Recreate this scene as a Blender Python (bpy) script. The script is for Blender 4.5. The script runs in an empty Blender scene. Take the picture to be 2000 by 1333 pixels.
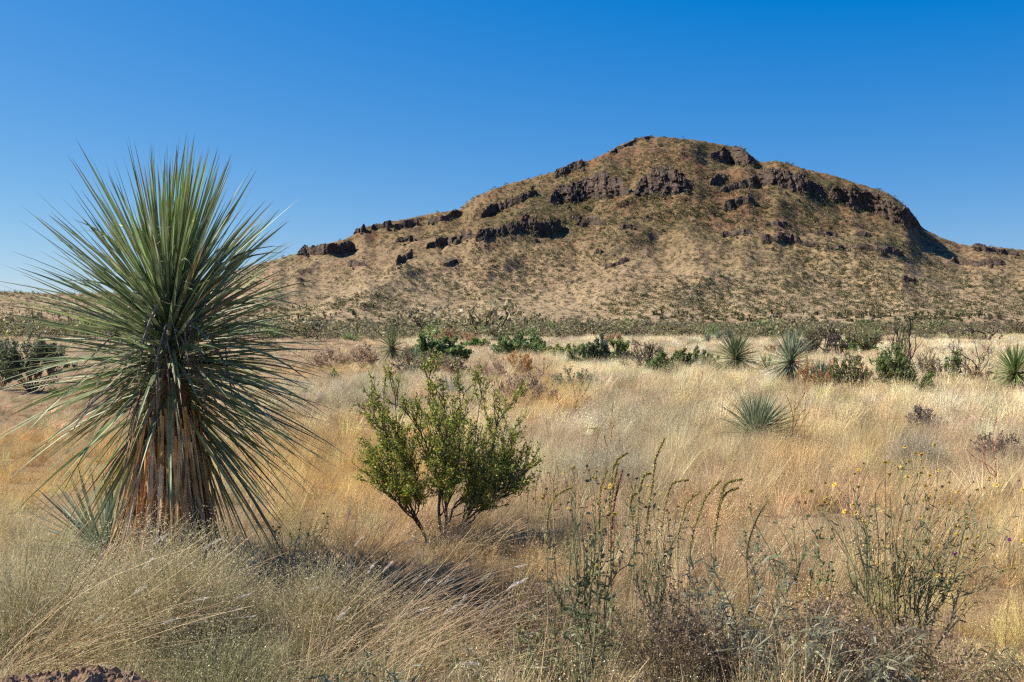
import bpy, math, random
import numpy as np
from mathutils import Vector

rnd = random.Random(11)
rng = np.random.default_rng(11)
R = math.radians
scene = bpy.context.scene
COL = scene.collection
F = 2000 * 35 / 36            # focal length in photograph pixels
CAMZ, HOR = 1.6, 630.0        # eye height, row of the horizon

# ------------------------------------------------------------------ camera
cam_data = bpy.data.cameras.new('camera')
cam_data.lens = 35
cam_data.sensor_width = 36
cam_data.clip_start = 0.05
cam_data.clip_end = 6000
cam = bpy.data.objects.new('camera', cam_data)
COL.objects.link(cam)
cam.location = (0, 0, CAMZ)
cam.rotation_euler = (R(90) - math.atan((666.5 - HOR) / F), 0, 0)
scene.camera = cam

# ------------------------------------------------------------------ light
SUN_AZ, SUN_EL = 76, 47       # degrees to the left of the view, degrees above the horizon
world = bpy.data.worlds.new('World')
scene.world = world
world.use_nodes = True
wn, wl = world.node_tree.nodes, world.node_tree.links
wn.clear()
sky = wn.new('ShaderNodeTexSky')
sky.sky_type = 'NISHITA'
sky.sun_disc = False
sky.sun_elevation = R(SUN_EL)
sky.sun_rotation = R(-SUN_AZ)
sky.altitude = 1400
sky.air_density = 1.0
sky.dust_density = 0.5
sky.ozone_density = 8.0
# the deep blue of a clear high desert sky: response of each channel
sky_sep = wn.new('ShaderNodeSeparateColor')
sky_com = wn.new('ShaderNodeCombineColor')
wl.new(sky.outputs[0], sky_sep.inputs[0])
def sky_math(op, a, b):
    n = wn.new('ShaderNodeMath'); n.operation = op
    if isinstance(a, (int, float)): n.inputs[0].default_value = a
    else: wl.new(a, n.inputs[0])
    n.inputs[1].default_value = b
    return n.outputs[0]
red = sky_math('MULTIPLY', sky_math('MAXIMUM', sky_math('SUBTRACT', sky_sep.outputs[0], 0.948), 0.01), 1.3)
blue = sky_math('MULTIPLY', sky_math('POWER', sky_math('MULTIPLY', sky_sep.outputs[2], 0.105), 0.42), 0.90 / 0.105)
wl.new(red, sky_com.inputs[0]); wl.new(sky_sep.outputs[1], sky_com.inputs[1]); wl.new(blue, sky_com.inputs[2])
bg = wn.new('ShaderNodeBackground')
bg.inputs['Strength'].default_value = 0.105 / 2.1
wo = wn.new('ShaderNodeOutputWorld')
wl.new(sky_com.outputs[0], bg.inputs['Color'])
wl.new(bg.outputs[0], wo.inputs['Surface'])

sun_dir = Vector((-math.sin(R(SUN_AZ)) * math.cos(R(SUN_EL)), math.cos(R(SUN_AZ)) * math.cos(R(SUN_EL)), math.sin(R(SUN_EL))))
sun_data = bpy.data.lights.new('sun', 'SUN')
sun_data.energy = 5.0
sun_data.angle = R(0.5)
sun_data.color = (1.0, 0.91, 0.77)
sun = bpy.data.objects.new('sun', sun_data)
COL.objects.link(sun)
sun.location = sun_dir * 60
sun.rotation_euler = sun_dir.to_track_quat('Z', 'Y').to_euler()

scene.view_settings.view_transform = 'Standard'
scene.view_settings.look = 'None'
scene.view_settings.gamma = 1
scene.view_settings.use_curve_mapping = False
scene.view_settings.exposure = math.log2(2.1)
scene.cycles.use_denoising = False
scene.cycles.max_bounces = 6
scene.cycles.transparent_max_bounces = 4
scene.cycles.filter_width = 1.3

# ------------------------------------------------------------------ helpers
def at(u, v, y):
    """point at distance y seen in photograph pixel (u, v)"""
    return np.array(((u - 1000) / F * y, y, CAMZ + (HOR - v) / F * y))

def hash2(i, j, s):
    h = (i.astype(np.int64) * 374761393 + j.astype(np.int64) * 668265263 + s * 1442695041) & 0x7fffffff
    h = ((h ^ (h >> 13)) * 1274126177) & 0x7fffffff
    h = (h ^ (h >> 16)) & 0xffffff
    return h / float(0xffffff)

def vnoise(x, y, s=0):
    i, j = np.floor(x), np.floor(y)
    fx, fy = x - i, y - j
    fx = fx * fx * fx * (fx * (fx * 6 - 15) + 10)
    fy = fy * fy * fy * (fy * (fy * 6 - 15) + 10)
    a, b = hash2(i, j, s), hash2(i + 1, j, s)
    c, d = hash2(i, j + 1, s), hash2(i + 1, j + 1, s)
    return (a + (b - a) * fx) * (1 - fy) + (c + (d - c) * fx) * fy

def fbm(x, y, octv=4, s=0, gain=0.5):
    t, amp, n = 0, 1, 0
    for k in range(octv):
        t = t + amp * vnoise(x * 2 ** k + 17.3 * k, y * 2 ** k - 9.1 * k, s + k)
        n += amp
        amp *= gain
    return t / n

def norm(v):
    return v / np.maximum(np.linalg.norm(v, axis=-1, keepdims=True), 1e-9)

def rand_dirs(n):
    return norm(rng.normal(size=(n, 3)))

class MB:
    """collects geometry with point colours; build() links it as ONE mesh object"""
    def __init__(self):
        self.v, self.q, self.t, self.c, self.n = [], [], [], [], 0
        self.smooth = False
    def add(self, v, quads=None, tris=None, col=(1, 1, 1)):
        v = np.asarray(v, float).reshape(-1, 3)
        if quads is not None and len(quads): self.q.append(np.asarray(quads).reshape(-1, 4) + self.n)
        if tris is not None and len(tris): self.t.append(np.asarray(tris).reshape(-1, 3) + self.n)
        c = np.asarray(col, float)
        self.c.append(np.broadcast_to(c, v.shape).copy() if c.ndim == 1 else c.reshape(-1, 3))
        self.v.append(v)
        self.n += len(v)
        return self
    def ribbons(self, C, W, S, col=(1, 1, 1)):
        C = np.asarray(C); n, m, _ = C.shape
        S = np.broadcast_to(S, C.shape)
        W = np.broadcast_to(W, (n, m))[..., None]
        V = np.stack((C - S * W, C + S * W), 2)
        b = (np.arange(n)[:, None] * m + np.arange(m - 1)[None]) * 2
        q = np.stack((b, b + 1, b + 3, b + 2), -1)
        col = np.asarray(col, float)
        if col.ndim == 2: col = np.broadcast_to(col[:, None, None], V.shape)
        elif col.ndim == 3: col = np.broadcast_to(col[:, :, None], V.shape)
        return self.add(V, q, col=col)
    def tubes(self, C, W, k=4, col=(1, 1, 1)):
        C = np.asarray(C, float); n, m, _ = C.shape
        W = np.broadcast_to(W, (n, m))
        T = norm(np.gradient(C, axis=1))
        ref = np.where(np.abs(T[..., 2:3]) > 0.8, np.array((1., 0.1, 0)), np.array((0., 0.1, 1)))
        A = norm(np.cross(T, ref)); B = np.cross(T, A)
        ang = np.arange(k) * 2 * math.pi / k
        V = C[:, :, None] + W[:, :, None, None] * (A[:, :, None] * np.cos(ang)[:, None] + B[:, :, None] * np.sin(ang)[:, None])
        base = (np.arange(n)[:, None, None] * m + np.arange(m - 1)[None, :, None]) * k
        a = np.arange(k); a2 = (a + 1) % k
        q = np.stack((base + a, base + a2, base + k + a2, base + k + a), -1)
        col = np.asarray(col, float)
        if col.ndim == 2: col = np.broadcast_to(col[:, None, None], V.shape)
        return self.add(V, q, col=col)
    def specks(self, P, size, col=(1, 1, 1), aspect=0.5, axis=None):
        n = len(P)
        A = rand_dirs(n) if axis is None else axis
        B = norm(np.cross(A, rand_dirs(n)))
        s = np.broadcast_to(size, (n,))[:, None]
        A = A * s; B = B * s * aspect
        V = np.stack((P - A, P + B, P + A, P - B), 1)
        col = np.asarray(col, float)
        if col.ndim == 2: col = np.broadcast_to(col[:, None], V.shape)
        return self.add(V, np.arange(n * 4).reshape(n, 4), col=col)
    def mesh(self, name, mat):
        V = np.concatenate(self.v); C = np.concatenate(self.c)
        q = np.concatenate(self.q) if self.q else np.zeros((0, 4), int)
        t = np.concatenate(self.t) if self.t else np.zeros((0, 3), int)
        me = bpy.data.meshes.new(name)
        me.vertices.add(len(V)); me.vertices.foreach_set('co', V.astype(np.float32).ravel())
        loops = np.concatenate((q.ravel(), t.ravel())).astype(np.int32)
        tot = np.concatenate((np.full(len(q), 4), np.full(len(t), 3))).astype(np.int32)
        st = np.concatenate(((0,), np.cumsum(tot)[:-1])).astype(np.int32)
        me.loops.add(len(loops)); me.loops.foreach_set('vertex_index', loops)
        me.polygons.add(len(tot)); me.polygons.foreach_set('loop_start', st)
        try: me.polygons.foreach_set('loop_total', tot)
        except Exception: pass
        me.update(calc_edges=True)
        at_ = me.color_attributes.new('Col', 'FLOAT_COLOR', 'POINT')
        at_.data.foreach_set('color', np.concatenate((C, np.ones((len(C), 1))), 1).astype(np.float32).ravel())
        me.polygons.foreach_set('use_smooth', np.full(len(tot), self.smooth))
        me.materials.append(mat)
        return me
    def build(self, name, mat, parent=None, **props):
        return link(name, self.mesh(name, mat), parent, **props)

def link(name, me, parent=None, **props):
    o = bpy.data.objects.new(name, me)
    COL.objects.link(o)
    if parent is not None: o.parent = parent
    for k, v in props.items():
        if v: o[k] = v
    return o

def thing(name, label, cat, loc=(0, 0, 0), rz=0, group=None, scale=1):
    o = bpy.data.objects.new(name, None)
    COL.objects.link(o)
    o.empty_display_size = 0.1
    o.location = [float(x) for x in loc]; o.rotation_euler = (0, 0, rz); o.scale = (scale,) * 3
    o['label'] = label; o['category'] = cat
    if group: o['group'] = group
    return o

def copy_tree(o, loc, rz=0, scale=1.0, label=None, group=None):
    c = o.copy(); COL.objects.link(c)
    c.location = [float(x) for x in loc]; c.rotation_euler = (0, 0, rz); c.scale = (scale,) * 3
    if label: c['label'] = label
    if group: c['group'] = group
    for ch in o.children:
        d = ch.copy(); COL.objects.link(d); d.parent = c
    return c

# ------------------------------------------------------------------ materials
def new_mat(name):
    m = bpy.data.materials.new(name); m.use_nodes = True
    m.node_tree.nodes.clear()
    return m, m.node_tree.nodes, m.node_tree.links

def leaf_mat(name, trans=0.35, rough=0.5, spec=0.3, instanced=False, vary=0.25, gain=(1, 1, 1), streak=False):
    """thin plant matter: colour from the plant's own points, some light passes through"""
    m, N, L = new_mat(name)
    out = N.new('ShaderNodeOutputMaterial')
    att = N.new('ShaderNodeVertexColor'); att.layer_name = 'Col'
    colr = att.outputs['Color']
    g = N.new('ShaderNodeMix'); g.data_type = 'RGBA'; g.blend_type = 'MULTIPLY'; g.inputs[0].default_value = 1
    L.new(colr, g.inputs[6]); g.inputs[7].default_value = (*gain, 1); colr = g.outputs[2]
    if instanced:
        ti = N.new('ShaderNodeAttribute'); ti.attribute_type = 'INSTANCER'; ti.attribute_name = 'tint'
        mx = N.new('ShaderNodeMix'); mx.data_type = 'RGBA'; mx.blend_type = 'MULTIPLY'; mx.inputs[0].default_value = 1
        L.new(colr, mx.inputs[6]); L.new(ti.outputs['Color'], mx.inputs[7]); colr = mx.outputs[2]
    if vary:
        oi = N.new('ShaderNodeObjectInfo')
        mr = N.new('ShaderNodeMapRange'); mr.inputs['To Min'].default_value = 1 - vary; mr.inputs['To Max'].default_value = 1 + vary
        L.new(oi.outputs['Random'], mr.inputs['Value'])
        vm = N.new('ShaderNodeVectorMath'); vm.operation = 'SCALE'
        L.new(colr, vm.inputs[0]); L.new(mr.outputs[0], vm.inputs['Scale']); colr = vm.outputs[0]
    if streak:
        tc = N.new('ShaderNodeTexCoord')
        nz = N.new('ShaderNodeTexNoise'); nz.inputs['Scale'].default_value = streak; nz.inputs['Detail'].default_value = 3
        L.new(tc.outputs['Object'], nz.inputs['Vector'])
        mr = N.new('ShaderNodeMapRange'); mr.inputs['From Min'].default_value = 0.3; mr.inputs['From Max'].default_value = 0.7
        mr.inputs['To Min'].default_value = 0.65; mr.inputs['To Max'].default_value = 1.3
        L.new(nz.outputs[0], mr.inputs['Value'])
        vm = N.new('ShaderNodeVectorMath'); vm.operation = 'SCALE'
        L.new(colr, vm.inputs[0]); L.new(mr.outputs[0], vm.inputs['Scale']); colr = vm.outputs[0]
    p = N.new('ShaderNodeBsdfPrincipled')
    p.inputs['Roughness'].default_value = rough
    p.inputs['Specular IOR Level'].default_value = spec
    L.new(colr, p.inputs['Base Color'])
    if trans:
        tr = N.new('ShaderNodeBsdfTranslucent'); L.new(colr, tr.inputs['Color'])
        ms = N.new('ShaderNodeMixShader'); ms.inputs[0].default_value = trans
        L.new(p.outputs[0], ms.inputs[1]); L.new(tr.outputs[0], ms.inputs[2])
        L.new(ms.outputs[0], out.inputs['Surface'])
    else:
        L.new(p.outputs[0], out.inputs['Surface'])
    return m

def ramp(N, L, fac, stops):
    r = N.new('ShaderNodeValToRGB')
    el = r.color_ramp.elements
    while len(el) < len(stops): el.new(0.5)
    for e, (p, c) in zip(el, stops):
        e.position = p; e.color = (*c, 1)
    L.new(fac, r.inputs['Fac'])
    return r.outputs['Color']

def noise_tex(N, L, vec, scale, detail=4, rough=0.55, dist=0.0):
    n = N.new('ShaderNodeTexNoise')
    n.inputs['Scale'].default_value = scale; n.inputs['Detail'].default_value = detail
    n.inputs['Roughness'].default_value = rough; n.inputs['Distortion'].default_value = dist
    L.new(vec, n.inputs['Vector'])
    return n.outputs[0]

def mixc(N, L, fac, a, b, mode='MIX'):
    m = N.new('ShaderNodeMix'); m.data_type = 'RGBA'; m.blend_type = mode
    if isinstance(fac, (int, float)): m.inputs[0].default_value = fac
    else: L.new(fac, m.inputs[0])
    for k, s in ((6, a), (7, b)):
        if isinstance(s, tuple): m.inputs[k].default_value = (*s, 1)
        else: L.new(s, m.inputs[k])
    return m.outputs[2]

def bump(N, L, h, dist, strength=1.0):
    b = N.new('ShaderNodeBump'); b.inputs['Distance'].default_value = dist; b.inputs['Strength'].default_value = strength
    L.new(h, b.inputs['Height'])
    return b.outputs[0]

def surf(name, build):
    m, N, L = new_mat(name)
    out = N.new('ShaderNodeOutputMaterial')
    p = N.new('ShaderNodeBsdfPrincipled'); p.inputs['Roughness'].default_value = 0.9; p.inputs['Specular IOR Level'].default_value = 0.1
    tc = N.new('ShaderNodeTexCoord')
    c, n = build(N, L, tc.outputs['Object'])
    L.new(c, p.inputs['Base Color'])
    if n is not None: L.new(n, p.inputs['Normal'])
    L.new(p.outputs[0], out.inputs['Surface'])
    return m

def m_ground(N, L, v):
    a = noise_tex(N, L, v, 0.35, 5)
    b = noise_tex(N, L, v, 9, 5)
    d = noise_tex(N, L, v, 60, 3)
    soil = ramp(N, L, b, [(0.3, (.15, .10, .06)), (0.7, (.235, .165, .10))])
    litter = ramp(N, L, d, [(0.3, (.11, .072, .036)), (0.55, (.23, .165, .085)), (0.75, (.36, .28, .15))])
    f = ramp(N, L, a, [(0.38, (0.15,) * 3), (0.6, (1,) * 3)])
    return mixc(N, L, f, soil, litter), bump(N, L, d, 0.02)

def m_hill(N, L, v):
    a = noise_tex(N, L, v, 0.012, 5, 0.6)
    b = noise_tex(N, L, v, 0.05, 5, 0.65)
    c = noise_tex(N, L, v, 0.35, 4, 0.7)
    base = ramp(N, L, a, [(0.36, (.105, .080, .036)), (0.5, (.165, .116, .058)), (0.64, (.145, .086, .045))])
    rust = ramp(N, L, b, [(0.45, (0,) * 3), (0.72, (.75,) * 3)])
    base = mixc(N, L, rust, base, (.155, .078, .042))
    ol = ramp(N, L, noise_tex(N, L, v, 0.028, 6, 0.65, 0.4), [(0.5, (0,) * 3), (0.68, (.8,) * 3)])
    base = mixc(N, L, ol, base, (.10, .086, .036))
    # pale fan at the foot of the hill
    sp = N.new('ShaderNodeSeparateXYZ'); L.new(v, sp.inputs[0])
    mr = N.new('ShaderNodeMapRange'); mr.inputs['From Min'].default_value = 5; mr.inputs['From Max'].default_value = 62
    mr.inputs['To Min'].default_value = 0.92; mr.inputs['To Max'].default_value = 0
    L.new(sp.outputs['Z'], mr.inputs['Value'])
    fan = ramp(N, L, b, [(0.3, (.245, .178, .10)), (0.7, (.325, .247, .15))])
    base = mixc(N, L, mr.outputs[0], base, fan)
    sp2 = ramp(N, L, c, [(0.40, (.30,) * 3), (0.52, (1,) * 3), (0.7, (1.15,) * 3)])
    return mixc(N, L, 0.8, base, sp2, 'MULTIPLY'), bump(N, L, c, 1.0, 0.8)

def m_rock(N, L, v):
    a = noise_tex(N, L, v, 0.25, 5, 0.65)
    b = noise_tex(N, L, v, 1.4, 4, 0.7)
    w = N.new('ShaderNodeMapping'); w.inputs['Scale'].default_value = (1, 1, 0.15); L.new(v, w.inputs['Vector'])
    s = noise_tex(N, L, w.outputs[0], 0.9, 4, 0.7)
    c = ramp(N, L, a, [(0.3, (.05, .036, .028)), (0.5, (.092, .067, .051)), (0.72, (.155, .12, .092))])
    st = ramp(N, L, s, [(0.35, (.55,) * 3), (0.65, (1.25,) * 3)])
    return mixc(N, L, 1.0, c, st, 'MULTIPLY'), bump(N, L, b, 0.8, 0.9)

def m_bank(N, L, v):
    a = noise_tex(N, L, v, 9, 6, 0.7)
    b = noise_tex(N, L, v, 70, 4, 0.7)
    c = ramp(N, L, a, [(0.3, (.17, .105, .06)), (0.7, (.30, .205, .13))])
    c = mixc(N, L, ramp(N, L, b, [(0.62, (0,) * 3), (0.7, (.7,) * 3)]), c, (.40, .31, .25))
    return c, bump(N, L, b, 0.015)

def m_bark(N, L, v):
    a = noise_tex(N, L, v, 30, 5, 0.7)
    return ramp(N, L, a, [(0.3, (.06, .042, .03)), (0.7, (.17, .12, .085))]), bump(N, L, a, 0.01)

M = dict(
    ground=surf('dry_soil_and_litter', m_ground), hill=surf('hillside_grass_and_soil', m_hill), rock=surf('dark_volcanic_rock', m_rock),
    bank=surf('red_brown_dirt', m_bank), bark=surf('yucca_bark', m_bark),
    grass=leaf_mat('dry_grass', 0.26, 0.6, 0.25, instanced=True),
    straw=leaf_mat('straw_stems', 0.35, 0.55, 0.3, vary=0),
    yucca=leaf_mat('yucca_leaf', 0.2, 0.5, 0.28, vary=0.22, streak=9),
    dead=leaf_mat('dead_yucca_leaf', 0.5, 0.6, 0.2, vary=0.3, streak=14),
    creosote=leaf_mat('waxy_small_leaf', 0.35, 0.5, 0.25, vary=0),
    leaf=leaf_mat('matte_small_leaf', 0.38, 0.5, 0.3, vary=0.12),
    twig=leaf_mat('twig_bark', 0, 0.8, 0.15, vary=0.15),
    petal=leaf_mat('petal', 0.3, 0.6, 0.2, vary=0.2),
)

# ------------------------------------------------------------------ ground
def gz(x, y):
    """height of the plain"""
    x = np.asarray(x, float); y = np.asarray(y, float)
    d = np.hypot(x, y)
    h = (fbm(x * 0.35 + 5, y * 0.35, 4, 3) - 0.5) * 0.22 + (fbm(x * 0.05, y * 0.05, 3, 8) - 0.5) * 0.5 * np.clip((d - 15) / 60, 0, 1)
    return h

def polar(az0, az1, na, rs):
    az = np.radians(np.linspace(az0, az1, na))
    A, RR = np.meshgrid(az, rs, indexing='ij')
    return RR * np.sin(A), RR * np.cos(A)

def grid_quads(na, nr):
    i = np.arange(na - 1)[:, None] * nr + np.arange(nr - 1)[None]
    return np.stack((i, i + nr, i + nr + 1, i + 1), -1).reshape(-1, 4)

rs = np.concatenate((np.geomspace(0.4, 60, 170), np.geomspace(62, 1500, 60), (2500, 4500)))
gx, gy = polar(-180, 180, 361, rs)
g = MB(); g.smooth = True
gh = gz(gx, gy); gh[:, rs > 600] = -1.0
g.add(np.stack((gx, gy, gh), -1), grid_quads(*gx.shape))
g.build('ground', M['ground'], kind='structure')

# red dirt bank at the lower left corner
bx, by = np.meshgrid(np.linspace(-1, 1, 170), np.linspace(-1, 1, 110), indexing='ij')
bh = np.clip(1 - bx ** 2 - by ** 2, 0, 1) ** 0.7
bwx = -1.56 + bx * 0.78 + by * 0.1; bwy = 3.55 + by * 0.5 - bx * .1
bz = bh * (0.325 + 0.06 * (fbm(bwx * 7, bwy * 7, 5, 5, .6) - .5) * 2 + 0.09 * (fbm(bwx * 22, bwy * 22, 4, 9, .65) - .5)) + gz(bwx, bwy) - .03
b = MB(); b.smooth = False
b.add(np.stack((bwx, bwy, bz), -1), grid_quads(*bx.shape))
b.build('dirt_bank', M['bank'], kind='structure')

# ------------------------------------------------------------------ hill
RIDGES = [  # ((column, row, distance) ..., reach of the slope per metre of height, profile)
    ([(1250, 268, 770), (1330, 272, 780), (1411, 285, 790), (1445, 290, 790)], 2.7, 1.5),
    ([(1250, 268, 770), (1187, 298, 770), (1112, 327, 775), (1000, 360, 775), (902, 407, 765), (850, 417, 755), (760, 435, 735), (700, 446, 715), (640, 477, 680), (560, 503, 640), (480, 525, 600), (400, 548, 570), (250, 574, 540), (60, 574, 520), (-150, 572, 520), (-500, 570, 540)], 2.8, 1.5),
    ([(1445, 290, 790), (1512, 330, 720), (1512, 318, 680), (1569, 332, 695), (1662, 356, 715), (1734, 376, 735), (1790, 424, 745)], 2.3, 1.4),
    ([(1790, 424, 745), (1835, 466, 735), (1880, 481, 715), (1981, 489, 680), (2100, 500, 660), (2300, 530, 640), (2600, 560, 620)], 2.8, 1.5),
    # spurs that come down towards the camera
    ([(1512, 318, 680), (1480, 372, 620), (1430, 450, 545), (1370, 520, 475), (1300, 580, 415), (1230, 622, 365)], 2.6, 1.35),
    ([(1640, 400, 660), (1690, 470, 570), (1730, 540, 480), (1750, 600, 400)], 3.0, 1.3),
    ([(1981, 489, 680), (1960, 540, 560), (1930, 590, 450), (1900, 625, 370)], 3.0, 1.3),
    ([(1112, 345, 740), (1100, 435, 625), (1010, 452, 590), (930, 475, 560), (840, 495, 530), (760, 540, 470), (680, 590, 410), (620, 620, 365)], 2.5, 1.35),
    ([(1300, 322, 720), (1300, 372, 660), (1290, 420, 620)], 2.3, 1.3),
    ([(1169, 330, 720), (1150, 385, 670), (1140, 430, 630)], 2.3, 1.3),
    ([(640, 480, 670), (600, 530, 560), (540, 590, 440)], 2.8, 1.35),
    ([(60, 574, 520), (80, 610, 400)], 4.5, 1.3),
    ([(-200, 572, 520), (-150, 610, 400)], 4.5, 1.3),
]
def ridge_field(x, y):
    tot = 0
    for pts, k, p in RIDGES:
        P = np.array([at(*q) for q in pts])
        best = np.zeros_like(x)
        for a, b_ in zip(P[:-1], P[1:]):
            d = b_[:2] - a[:2]
            t = np.clip(((x - a[0]) * d[0] + (y - a[1]) * d[1]) / max(d @ d, 1e-6), 0, 1)
            dist = np.hypot(x - a[0] - t * d[0], y - a[1] - t * d[1])
            z = a[2] + (b_[2] - a[2]) * t
            best = np.maximum(best, z * np.clip(1 - dist / (k * np.maximum(z, 1) + 25), 0, 1) ** p)
        tot = tot + best ** 7
    return tot ** (1 / 7)

HAZ = 34.0
NA, hr = 1150, np.concatenate((np.linspace(290, 860, 300), np.linspace(866, 1050, 24)))
hx, hy = polar(-HAZ, HAZ, NA, hr)
wx = hx + (fbm(hx * .02, hy * .02, 4, 21) - .5) * 34
wy = hy + (fbm(hx * .02 + 40, hy * .02, 4, 22) - .5) * 34
hz = ridge_field(wx, wy)
rough = np.clip(hz / 30, 0, 1)
gul = np.abs(fbm(wx * .016, wy * .010, 4, 31) - .5) * 2
hz = hz + rough * ((gul ** 0.8 - .35) * 10 + (fbm(hx * .06, hy * .06, 4, 33, .55) - .5) * 3 + (fbm(hx * .25, hy * .25, 3, 37, .6) - .5) * 2.2)
# hold the skyline of the photograph: one smooth factor per direction
SKY = [(-600, 570), (-100, 573), (0, 572), (60, 574), (110, 577), (250, 575), (400, 548), (480, 525), (560, 503), (600, 490), (629, 480), (662, 473), (689, 463), (711, 447), (760, 436), (809, 427), (850, 418), (895, 413), (925, 388), (962, 373), (1000, 360), (1037, 351), (1075, 340), (1112, 328), (1150, 317), (1187, 300), (1225, 280), (1255, 270), (1299, 271), (1362, 277), (1411, 286), (1450, 294), (1482, 320), (1512, 317), (1535, 321), (1569, 333), (1625, 345), (1662, 358), (1700, 369), (1734, 380), (1775, 412), (1801, 448), (1835, 466), (1880, 481), (1925, 483), (1981, 489), (2100, 500), (2300, 530), (2700, 570)]
azs = np.linspace(-HAZ, HAZ, NA)
ucol = 1000 + F * np.tan(np.radians(azs))
tv = np.interp(ucol, [s[0] for s in SKY], [s[1] for s in SKY])
for _ in range(3):
    cur = ((hz - CAMZ) / hy).max(1)
    want = (HOR - tv) / F
    fac = np.clip(want / np.maximum(cur, 1e-3), 0.5, 1.6)
    kern = np.hanning(21); kern /= kern.sum()
    fac = np.convolve(np.pad(fac, 10, 'edge'), kern, 'valid')
    hz = hz * fac[:, None]
foot = np.clip((hr - 300) / 60, 0, 1)[None]
hz = hz * foot - 1.2 * (1 - np.clip((hr - 290) / 40, 0, 1))[None] + 0.6 * np.clip(hz / 3, 0, 1)
h = MB(); h.smooth = True
h.add(np.stack((hx, hy, hz), -1), grid_quads(*hx.shape))
hill = h.build('hill', M['hill'], kind='structure')

ELEV = (hz - CAMZ) / hy
def on_hill(u, v):
    """first point of the hillside seen through pixel (u, v), or None"""
    j = (math.degrees(math.atan((u - 1000) / F)) + HAZ) / (2 * HAZ) * (NA - 1)
    i = int(round(j))
    if not 0 <= i < NA: return None
    e = ELEV[i]
    k = int(np.argmax(e >= (HOR - v) / F))
    if k < 2 or e[k] < (HOR - v) / F: return None
    return np.array((hx[i, k], hy[i, k], hz[i, k]))

# rock outcrops: blocks and columns of dark rock standing out of the slope
def block(mb, c, w, d, hgt, rz, tilt):
    n = int(rng.integers(5, 8))
    ang = np.arange(n) * 2 * math.pi / n + rng.uniform(-.4, .4, n)
    rad = rng.uniform(.75, 1.15, n)
    rings = []
    for z, s in ((-.5, 1.1), (.2, 1.02), (.85, .95), (1.0, .72)):
        rr = rad * s * rng.uniform(.88, 1.1, n)
        zz = z * hgt + rng.uniform(-.07, .07, n) * hgt
        rings.append(np.stack((np.cos(ang) * rr * w, np.sin(ang) * rr * d, zz), -1))
    V = np.concatenate(rings)
    cr, sr = math.cos(rz), math.sin(rz)
    V = np.stack((V[:, 0] * cr - V[:, 1] * sr + tilt[0] * V[:, 2], V[:, 0] * sr + V[:, 1] * cr + tilt[1] * V[:, 2], V[:, 2]), -1) + c
    q = [(r * n + a, r * n + (a + 1) % n, (r + 1) * n + (a + 1) % n, (r + 1) * n + a) for r in range(3) for a in range(n)]
    top = len(V)
    V = np.concatenate((V, V[3 * n:4 * n].mean(0, keepdims=True) + (0, 0, hgt * .05)))
    mb.add(V, q, [(3 * n + a, 3 * n + (a + 1) % n, top) for a in range(n)])

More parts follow.
